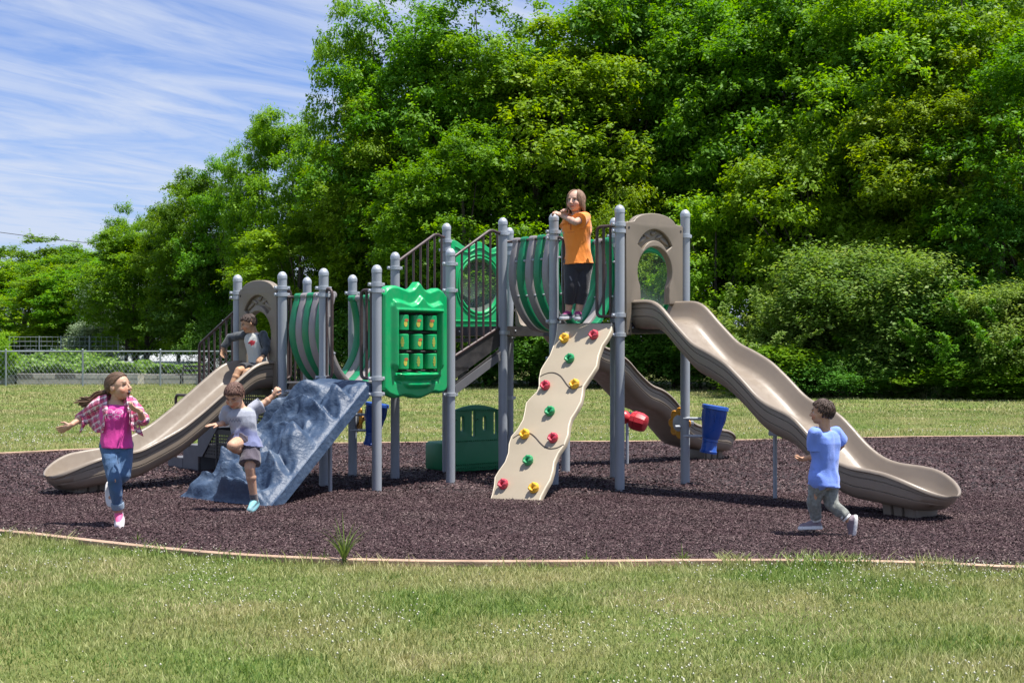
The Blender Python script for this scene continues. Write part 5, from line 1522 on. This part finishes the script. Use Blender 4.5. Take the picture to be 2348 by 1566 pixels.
    for a in 'lr':
        t_, n_, up_, so_, ln = V(shoes[a][0]).normalized(), V(shoes[a][1]).normalized(), shoes['up'], shoes['sole'], shoes.get('len', .185) * k
        n_ = (n_ - t_ * n_.dot(t_)).normalized(); sd = t_.cross(n_); A_ = J['a' + a]
        bm = bmesh.new(); b0 = A_ - n_ * .062 * k - t_ * .045 * k
        x0_ = b0 + t_ * ln
        loft(bm, [(b0 + n_ * .0, t_ * .002, sd * .002)] + [], 3) if False else None
        ctr = b0 + t_ * ln * .5
        def outline(w_, l_, h_):
            return (ctr + n_ * h_, t_ * (ln * .5 * l_), sd * (.036 * k * w_))
        loft(bm, [outline(.98, 1.0, 0), outline(1.06, 1.04, .008 * k), outline(1.04, 1.03, .022 * k), outline(.94, .97, .03 * k)], 22, .78)
        cap(bm, b0 + t_ * .034 * k + n_ * .034 * k, .033 * k, b0 + t_ * (ln - .034 * k) + n_ * .028 * k, .026 * k)
        cap(bm, b0 + t_ * .045 * k + n_ * .040 * k, .034 * k, A_ - n_ * .010 * k, .034 * k)
        cap(bm, A_ - n_ * .006 * k, .034 * k, b0 + t_ * ln * .62 + n_ * .036 * k, .027 * k)
        o = fuse('shoe', bm, .0045, 2, M_shoe, P0, None)
        b0n, nn_, tn_ = np.array(tuple(b0)), np.array(tuple(n_)), np.array(tuple(t_))
        acc = shoes.get('acc')
        def shf(co, b0n=b0n, nn_=nn_, tn_=tn_):
            h_ = (co - b0n) @ nn_ / k; l_ = (co - b0n) @ tn_ / ln
            c = np.tile(np.array(up_), (len(co), 1)).astype(np.float32)
            c[h_ < .023] = so_
            if acc is not None: c[(h_ > .052) & (l_ > .3) & (l_ < .78)] = acc; c[(h_ > .066) & (l_ > .22)] = acc
            c[(h_ < .03) & (h_ >= .023)] = np.array(so_) * .8
            return c
        paint(o, shf)
        if shoes.get('sock'):
            K_ = J['k' + a]; x, y, d = basis(K_ - A_); bm = bmesh.new()
            hgt = shoes.get('sockh', .05) * k
            tube(bm, [A_ - d * .01, A_ + d * hgt * .5, A_ + d * hgt], [.0345 * k, .0345 * k, .036 * k], 16)
            o = obj('sock', bm, M_cloth, P0); paint(o, solid(shoes['sock']))
    return P0, J, Hc, f, u, s

def stripesmask(co, ax, per, wd, off=0): return ((co @ np.array(ax)) / per + off) % 1.0 < wd
# ---- girl in pink, running at the left
Y = 10.8
J = dict(hl=W(250, 1022, Y), hr=W(284, 1022, Y + .04), sl=W(231, 925, Y + .02), sr=W(299, 926, Y),
         el=W(196, 953, Y + .10), wl=W(162, 975, Y - .02), er=W(328, 962, Y - .02), wr=W(320, 943, Y - .17),
         kl=W(262, 1098, Y - .10), al=W(272, 1176, Y + .0), kr=W(284, 1088, Y - .04), ar=W(251, 1118, Y + .26))
H = dict(c=W(273, 887, Y - .01), f=(.94, -.34, .10), u=(-.12, 0, 1), k=1.06)
def pinkfn(co):
    c = np.tile(np.array((.62, .035, .30)), (len(co), 1)).astype(np.float32)
    # silvery butterfly outline print on the chest
    cx, cz = W(268, 948, Y).x, W(268, 948, Y).z
    x = co[:, 0] - cx; z = co[:, 2] - cz; fr_ = co[:, 1] < Y
    for (ox, oz, rx, rz) in ((.034, .014, .030, .020), (-.034, .014, .030, .020), (.026, -.020, .020, .015), (-.026, -.020, .020, .015), (.034, .014, .014, .008), (-.034, .014, .014, .008)):
        q = np.sqrt(((x - ox) / rx) ** 2 + ((z - oz) / rz) ** 2); c[fr_ & (np.abs(q - 1) < .17)] = (.72, .38, .58)
    return c
def jeansfn(co):
    c = np.tile(np.array((.055, .12, .24)), (len(co), 1)).astype(np.float32)
    v = np.array([noise.noise(V((a * 9, b * 9, d * 4))) for a, b, d in co]); c *= (1 + .18 * v)[:, None]
    return c
def plaid(co):
    c = np.tile(np.array((.66, .50, .56)), (len(co), 1)).astype(np.float32)
    a1, a2 = (.94, .0, .34), (-.30, .3, .92)
    for ax in (a1, a2):
        m_ = stripesmask(co, ax, .052, .50); c[m_] = c[m_] * np.array((.86, .28, .48))
        m_ = stripesmask(co, ax, .052, .10, .45); c[m_] = (.16, .02, .09)
        m_ = stripesmask(co, ax, .052, .10, .10); c[m_] = (.78, .72, .74)
    return c
tail = [W(222, 903, Y + .06), W(204, 922, Y + .04), W(182, 921, Y + .03), W(164, 926, Y + .02)]
P0, Jg, Hc, f, u, s = person('girl in pink tank top, open plaid shirt and blue jeans running past the left slide', (W(268, 0, Y).x, Y, 0), J, H, 1.0, (.50, .29, .20),
    {'l': ((-.9, -.1, -.45), (.2, -.9, -.35), .25, 1), 'r': ((-.72, -.45, .42), (.3, -.2, -.9), [.5, .6, .7, .8], -1)}, (.115, .065, .040),
    dict(style='pony', n=330, tail=tail, vol=.05, r=.0065, line=[2.0, 1.9, 1.5, 1.2, 1.12]),
    [dict(kind='top', name='tank_top', g=.018, hem=-.04, shw=.90, low=True, col=pinkfn, flare=.004, wr=.004),
     dict(kind='pants', name='jeans', g=.006, leg=1.80, rk=.046, ra=.035, mat=M_denim, col=jeansfn, wr=.005, wsc=16)],
    dict(l=((.18, -.80, -.42), (-.05, -.45, .85)), r=((.1, -.2, -1), (-.3, .9, .1)), up=(.60, .52, .56), sole=(.75, .73, .72), acc=(.75, .10, .25), len=.20), face=dict(mouth=True, shut=True))
bm = bmesh.new()
for a in 'lr':
    x, y, d = basis(Jg['k' + a] - Jg['a' + a]); q = Jg['k' + a].lerp(Jg['a' + a], .79)
    loft(bm, [(q + d * .028, x * .047, y * .047), (q + d * .02, x * .050, y * .050), (q - d * .016, x * .048, y * .048), (q - d * .02, x * .044, y * .044)], 16) if a == 'l' else None
o = obj('jeans_cuff', bm, M_denim, P0); paint(o, solid((.20, .27, .36)))
# open plaid overshirt: sleeves and two flying front panels, one garment
bm = bmesh.new()
for a, t_ in (('l', 1.42), ('r', 1.30)):
    S_, E_, W_ = Jg['s' + a], Jg['e' + a], Jg['w' + a]
    ball(bm, S_, .056); x, y, d = basis(E_ - S_)
    loft(bm, [(S_, x * .056, y * .056), (S_.lerp(E_, .6), x * .060, y * .054), (E_, x * .054, y * .050)], 16); ball(bm, E_, .050)
    e2 = E_.lerp(W_, t_ - 1); x, y, d = basis(W_ - E_); loft(bm, [(E_, x * .050, y * .050), (e2, x * .050, y * .046)], 16)
def sheet(rows, th=.007, nu=14, nv=14, wave=.012, sd=0):
    """cloth panel through a grid of control points (list of rows of 3 or more points), given thickness"""
    R_ = len(rows); C_ = len(rows[0])
    def at(u, v):
        a = u * (R_ - 1); i = min(int(a), R_ - 2); fa = a - i; b = v * (C_ - 1); j = min(int(b), C_ - 2); fb = b - j
        p = rows[i][j].lerp(rows[i][j + 1], fb).lerp(rows[i + 1][j].lerp(rows[i + 1][j + 1], fb), fa)
        return p + V((0, wave * math.sin(u * 5 + v * 9 + sd), 0))
    g1 = [[at(i / nu, j / nv) for j in range(nv + 1)] for i in range(nu + 1)]
    F = [[bm.verts.new(p + V((0, -th, 0))) for p in r] for r in g1]; B = [[bm.verts.new(p + V((0, th, 0))) for p in r] for r in g1]
    for i in range(nu):
        for j in range(nv):
            bm.faces.new((F[i][j], F[i + 1][j], F[i + 1][j + 1], F[i][j + 1])); bm.faces.new((B[i][j], B[i][j + 1], B[i + 1][j + 1], B[i + 1][j]))
    bdF = F[0] + [r[-1] for r in F[1:]] + F[-1][::-1][1:] + [r[0] for r in F[::-1][1:-1]]
    bdB = B[0] + [r[-1] for r in B[1:]] + B[-1][::-1][1:] + [r[0] for r in B[::-1][1:-1]]
    bridge(bm, bdF, bdB)
sheet([[W(244, 903, Y - .02), W(232, 908, Y + .03), W(222, 912, Y + .07)], [W(247, 935, Y - .09), W(230, 940, Y - .03), W(212, 945, Y + .06)], [W(243, 962, Y - .10), W(224, 968, Y - .02), W(202, 972, Y + .08)], [W(236, 994, Y - .08), W(220, 992, Y + .0), W(205, 978, Y + .12)]], sd=1)
sheet([[W(207, 945, Y + .05), W(198, 950, Y + .04), W(189, 953, Y + .05)], [W(208, 962, Y + .05), W(197, 968, Y + .03), W(186, 968, Y + .04)], [W(197, 978, Y + .06), W(188, 988, Y + .03), W(181, 996, Y + .05)]], sd=2, nu=8, nv=8)
sheet([[W(289, 904, Y - .03), W(300, 906, Y + .0), W(312, 914, Y + .02)], [W(294, 940, Y - .11), W(306, 944, Y - .06), W(318, 948, Y + .0)], [W(296, 968, Y - .11), W(308, 972, Y - .05), W(322, 980, Y + .0)], [W(298, 985, Y - .10), W(312, 994, Y - .04), W(331, 1002, Y + .0)]], sd=3)
sheet([[W(244, 903, Y + .05), W(268, 902, Y + .085), W(292, 904, Y + .04)], [W(236, 945, Y + .11), W(268, 945, Y + .12), W(304, 945, Y + .10)], [W(234, 985, Y + .12), W(268, 985, Y + .14), W(306, 985, Y + .11)]], sd=4)
o = fuse('plaid_shirt', bm, .0062, 2, M_cloth, P0, 'open pink, white and dark plaid shirt'); wrinkle(o, .004, 15); paint(o, plaid)

# ---- boy in blue, running at the right
Y = 10.35
J = dict(hl=W(1879, 1098, Y - .01), hr=W(1901, 1100, Y + .05), sl=W(1869, 995, Y - .05), sr=W(1914, 992, Y + .06),
         el=W(1869, 1045, Y - .02), wl=W(1845, 1052, Y + .12), er=W(1930, 1020, Y + .12), wr=W(1905, 1042, Y + .24),
         kl=W(1866, 1150, Y + .04), al=W(1872, 1196, Y + .10), kr=W(1905, 1152, Y + .02), ar=W(1947, 1192, Y - .02))
H = dict(c=W(1884, 946, Y + .0), f=(-.90, .42, -.04), u=(0, 0, 1), k=.87)
def bluefn(co):
    c = np.tile(np.array((.175, .29, .78)), (len(co), 1)).astype(np.float32)
    v = np.array([noise.noise(V((a * 14, b * 14, d * 14))) for a, b, d in co]); return c * (1 + .2 * v)[:, None]
def greyfn(co):
    c = np.tile(np.array((.20, .21, .19)), (len(co), 1)).astype(np.float32)
    v = np.array([noise.noise(V((a * 60, b * 60, d * 60))) for a, b, d in co]); return c * (1 + .4 * v)[:, None]
P1, Jb, *_ = person('small boy in blue t-shirt and grey joggers running beside the tall slide', (W(1890, 0, Y).x, Y, 0), J, H, .92, (.50, .28, .17),
    {'l': ((-.75, .6, -.12), (-.1, -.3, -.9), [1.0, 1.1, 1.2, 1.2], 1), 'r': ((-.5, .8, .3), (0, 0, -1), [.9, 1, 1, 1], -1)}, (.050, .027, .018),
    dict(style='short', n=620, vol=.13, r=.0072, seed=5, line=[2.15, 2.12, 1.62, 1.34, 1.28]),
    [dict(kind='top', name='shirt', g=.024, hem=-.15, sleeve=.74, cuff=.012, col=bluefn, wr=.008, wsc=10, flare=.012),
     dict(kind='pants', name='joggers', g=.0125, leg=1.80, rk=.044, ra=.031, col=greyfn, wr=.008, wsc=17)],
    dict(l=((-.90, -.05, -.02), (.08, .1, 1)), r=((-.12, .05, -1), (-1, -.1, .12)), up=(.20, .155, .18), sole=(.74, .72, .70), len=.195), fat=.9)
def cufn(co):
    c = np.tile(np.array((.68, .68, .66)), (len(co), 1)).astype(np.float32); return c
for a in 'lr':
    A_, K_ = Jb['a' + a], Jb['k' + a]; x, y, d = basis(K_ - A_)
    q = A_ + d * .030; bm = bmesh.new(); tube(bm, [q - d * .014, q + d * .026], .0375, 16)
    o = obj('ankle_cuff', bm, M_cloth, P1, 'white and dark striped ankle cuff'); paint(o, cufn)
    A_, K_ = Jb['a' + a], Jb['k' + a]; x, y, d = basis(K_ - A_); q = A_ + d * .036
    bm = bmesh.new(); tube(bm, [q - d * .004, q + d * .004], .0383, 16); so_ = obj('cuff_stripe', bm, M_cloth, o); paint(so_, solid((.05, .05, .055)))

# ---- boy in grey, jumping off the rock climber
Y = 12.02
J = dict(hl=W(551, 1014, Y - .02), hr=W(576, 1016, Y), sl=W(523, 942, Y - .03), sr=W(582, 937, Y + .02),
         el=W(520, 968, Y + .06), wl=W(502, 973, Y - .12), er=W(610, 922, Y + .05), wr=W(627, 907, Y + .06),
         kl=W(532, 1022, Y - .24), al=W(563, 1042, Y + .08), kr=W(573, 1074, Y - .12), ar=W(583, 1146, Y - .06))
H = dict(c=W(537, 908, Y - .09), f=(-.22, -.74, -.60), u=(-.05, -.45, .85), k=1.0)
def greyshirt(co):
    c = np.tile(np.array((.33, .35, .42)), (len(co), 1)).astype(np.float32)
    pz = co[:, 2]; zb = W(0, 984, Y).z
    v = np.clip((zb + .02 - pz + .02 * np.sin(co[:, 0] * 30)) / .03, 0, 1)[:, None]; c = c * (1 - v) + np.array((.15, .17, .32)) * v
    # faint script print across the chest
    x = co[:, 0] - W(545, 963, Y).x; z = co[:, 2] - W(545, 963, Y).z
    m_ = (np.abs(x) < .06) & (np.abs(z - .008 * np.sin(x * 260)) < .006) & (co[:, 1] < Y); c[m_] = (.16, .18, .24)
    return c
P2, Jj, *_ = person('boy in grey and blue t-shirt and dark shorts jumping off the blue rock climber', (W(556, 0, Y).x, Y, 0), J, H, 1.0, (.50, .29, .19),
    {'l': ((-.90, -.35, -.05), (.1, -.1, 1), .12, -1, .2), 'r': ((.45, -.1, .85), (-.6, -.75, .1), [1.1, 1.2, 1.2, 1.2], 1)}, (.115, .058, .042),
    dict(style='short', n=640, vol=.09, r=.0068, seed=9, line=[2.15, 2.1, 1.66, 1.42, 1.38]),
    [dict(kind='top', name='shirt', g=.016, hem=-.10, sleeve=.66, cuff=.022, col=greyshirt, wr=.009, wsc=10, flare=.020),
     dict(kind='pants', name='shorts', g=.014, leg=dict(l=.34, r=.82), rk=.060, flare=.016, col=solid((.075, .062, .085)), wr=.007, wsc=14)],
    dict(l=((-.10, -.12, -1), (-.2, -.9, .15)), r=((-.25, -.82, -.42), (-.1, -.42, .88)), up=(.14, .27, .31), sole=(.18, .42, .47), acc=(.22, .50, .52), len=.19, sock=(.10, .09, .10), sockh=.055), face=dict(shut=True))

# ---- boy seated at the top of the short slide
Y = 15.02
SB = lambda s_, t, z: S0L + dL * s_ + wL * t + V((0, 0, z))
J = dict(hl=SB(.05, .0, 1.17), hr=SB(.05, .13, 1.17), sl=W(562, 768, Y + .08), sr=W(604, 768, Y - .06),
         el=W(528, 775, Y + .16), wl=W(511, 799, Y + .14), er=W(613, 797, Y - .10), wr=W(603, 817, 14.83),
         kl=SB(.29, .04, 1.16), al=SB(.41, .03, .93), kr=SB(.27, .16, 1.14), ar=SB(.40, .15, .92))
H = dict(c=W(570, 743, Y - .02), f=(-.86, -.34, -.40), u=(-.36, -.05, .93), k=.93)
def raglan(co):
    c = np.tile(np.array((.48, .49, .46)), (len(co), 1)).astype(np.float32)
    pts = [(np.array(tuple(Jt['s' + a])), np.array(tuple(Jt['e' + a])), np.array(tuple(Jt['w' + a]))) for a in 'lr']
    cen = (pts[0][0] + pts[1][0]) / 2
    for S_, E_, W__ in pts:
        d = (S_ - cen); L = np.linalg.norm(d); pr = (co - cen) @ (d / L)
        dist = np.full(len(co), 9.0)
        for A_, B_ in ((S_, E_), (E_, W__)):
            ab = B_ - A_; t = np.clip(((co - A_) @ ab) / (ab @ ab), 0, 1); dist = np.minimum(dist, np.linalg.norm(co - (A_ + t[:, None] * ab), axis=1))
        m_ = (dist < .064) & (pr > L * .62)
        v = np.array([noise.noise(V((a * 25, b * 25, d_ * 25))) for a, b, d_ in co])
        cc = np.array((.045, .055, .065)) * (1 + .9 * v[:, None].clip(-.5, 1)); c[m_] = cc[m_]
    x = co[:, 0] - W(580, 786, Y).x; z = co[:, 2] - W(580, 786, Y).z
    v = np.array([noise.noise(V((a * 40, 1, d_ * 40))) for a, b, d_ in co])
    m_ = ((x / .045) ** 2 + (z / .030) ** 2 + v * .9 < .8) & (co[:, 1] < Y - .02); c[m_] = (.48, .02, .035)
    return c
Jt = {a: V(b) for a, b in J.items()}
P3_, *_ = person('boy in grey raglan shirt with red print sitting at the top of the short slide', (W(582, 0, Y).x, Y, 1.07), J, H, .95, (.46, .26, .15),
    {'l': ((-.05, -.25, -.95), (-.75, .6, .1), .28, 1, .2), 'r': ((-.35, -.55, -.45), (.1, -.35, .9), .35, 1, .16)}, (.040, .023, .018),
    dict(style='short', n=620, vol=.07, r=.0068, seed=4, line=[2.15, 2.1, 1.62, 1.36, 1.32]),
    [dict(kind='top', name='raglan_shirt', g=.011, hem=-.08, sleeve=1.93, cuff=.008, col=raglan, wr=.006, wsc=12, flare=.006),
     dict(kind='pants', name='shorts', g=.012, leg=.80, rk=.058, flare=.010, col=solid((.02, .02, .024)), wr=.005)],
    dict(l=((-.6, -.6, -.3), (-.3, -.3, .9)), r=((-.6, -.6, -.3), (-.3, -.3, .9)), up=(.06, .06, .07), sole=(.5, .5, .5)), face=dict(smile=True))

# ---- girl in orange on the high platform
Y = 14.08
J = dict(hl=W(1312, 604, Y + .0), hr=W(1340, 603, Y + .03), sl=W(1304, 503, Y + .06), sr=W(1340, 500, Y - .03),
         el=W(1298, 534, Y + .0), wl=W(1296, 499, Y + .02), er=W(1319, 510, Y - .20), wr=W(1287, 494, Y + .06),
         kl=W(1309, 656, Y - .03), al=W(1303, 717, Y + .02), kr=W(1336, 656, Y - .01), ar=W(1326, 718, Y + .0))
H = dict(c=W(1320, 462, Y - .01), f=(-.52, -.85, -.02), u=(0, 0, 1), k=1.10)
def orangefn(co):
    c = np.tile(np.array((.86, .25, .025)), (len(co), 1)).astype(np.float32)
    x = co[:, 0] - W(1308, 522, Y).x; z = co[:, 2] - W(1308, 522, Y).z; fr_ = co[:, 1] < Y - .01
    c[fr_ & (np.abs(x) < .007) & (np.abs(z) < .035)] = (.55, .11, .02); c[fr_ & (np.abs(x) < .028) & (np.abs(z - .032) < .007)] = (.55, .11, .02)
    c[fr_ & (np.abs(x) < .035) & (np.abs(z + .052) < .004)] = (.55, .11, .02)
    return c
def legfn(co):
    c = np.tile(np.array((.018, .018, .026)), (len(co), 1)).astype(np.float32)
    for px, py in ((1308, 640), (1327, 652)):
        q = W(px, py, Y); c[(np.abs(co[:, 0] - q.x + (co[:, 2] - q.z) * .4) < .006) & (np.abs(co[:, 2] - q.z) < .022) & (co[:, 1] < Y - .02)] = (.16, .16, .18)
    return c
person('girl in orange t-shirt and black leggings standing at the top of the wavy climbing wall', (W(1315, 0, Y).x, Y, 1.64), J, H, 1.10, (.50, .30, .22),
    {'l': ((-.30, -.2, .9), (-.2, .9, .1), [1.2, 1.3, 1.3, 1.3], -1), 'r': ((-.88, .15, .42), (-.25, -.4, .88), [.8, .9, .9, .9], 1)}, (.20, .115, .068),
    dict(style='bob', n=420, len=.115, vol=.07, r=.0062, seed=2, line=[1.9, 1.85, 1.62, 1.25, 1.05]),
    [dict(kind='top', name='shirt', g=.017, hem=-.02, sleeve=.62, cuff=.024, col=orangefn, wr=.007, wsc=9, flare=.014),
     dict(kind='pants', name='leggings', g=.010, leg=1.68, rk=.050, ra=.034, col=legfn, wr=.002)],
    dict(l=((-.45, -.85, -.05), (0, 0, 1)), r=((-.10, -.98, -.05), (0, 0, 1)), up=(.045, .048, .065), sole=(.42, .44, .48), acc=(.30, .03, .14), len=.20), fat=1.05)
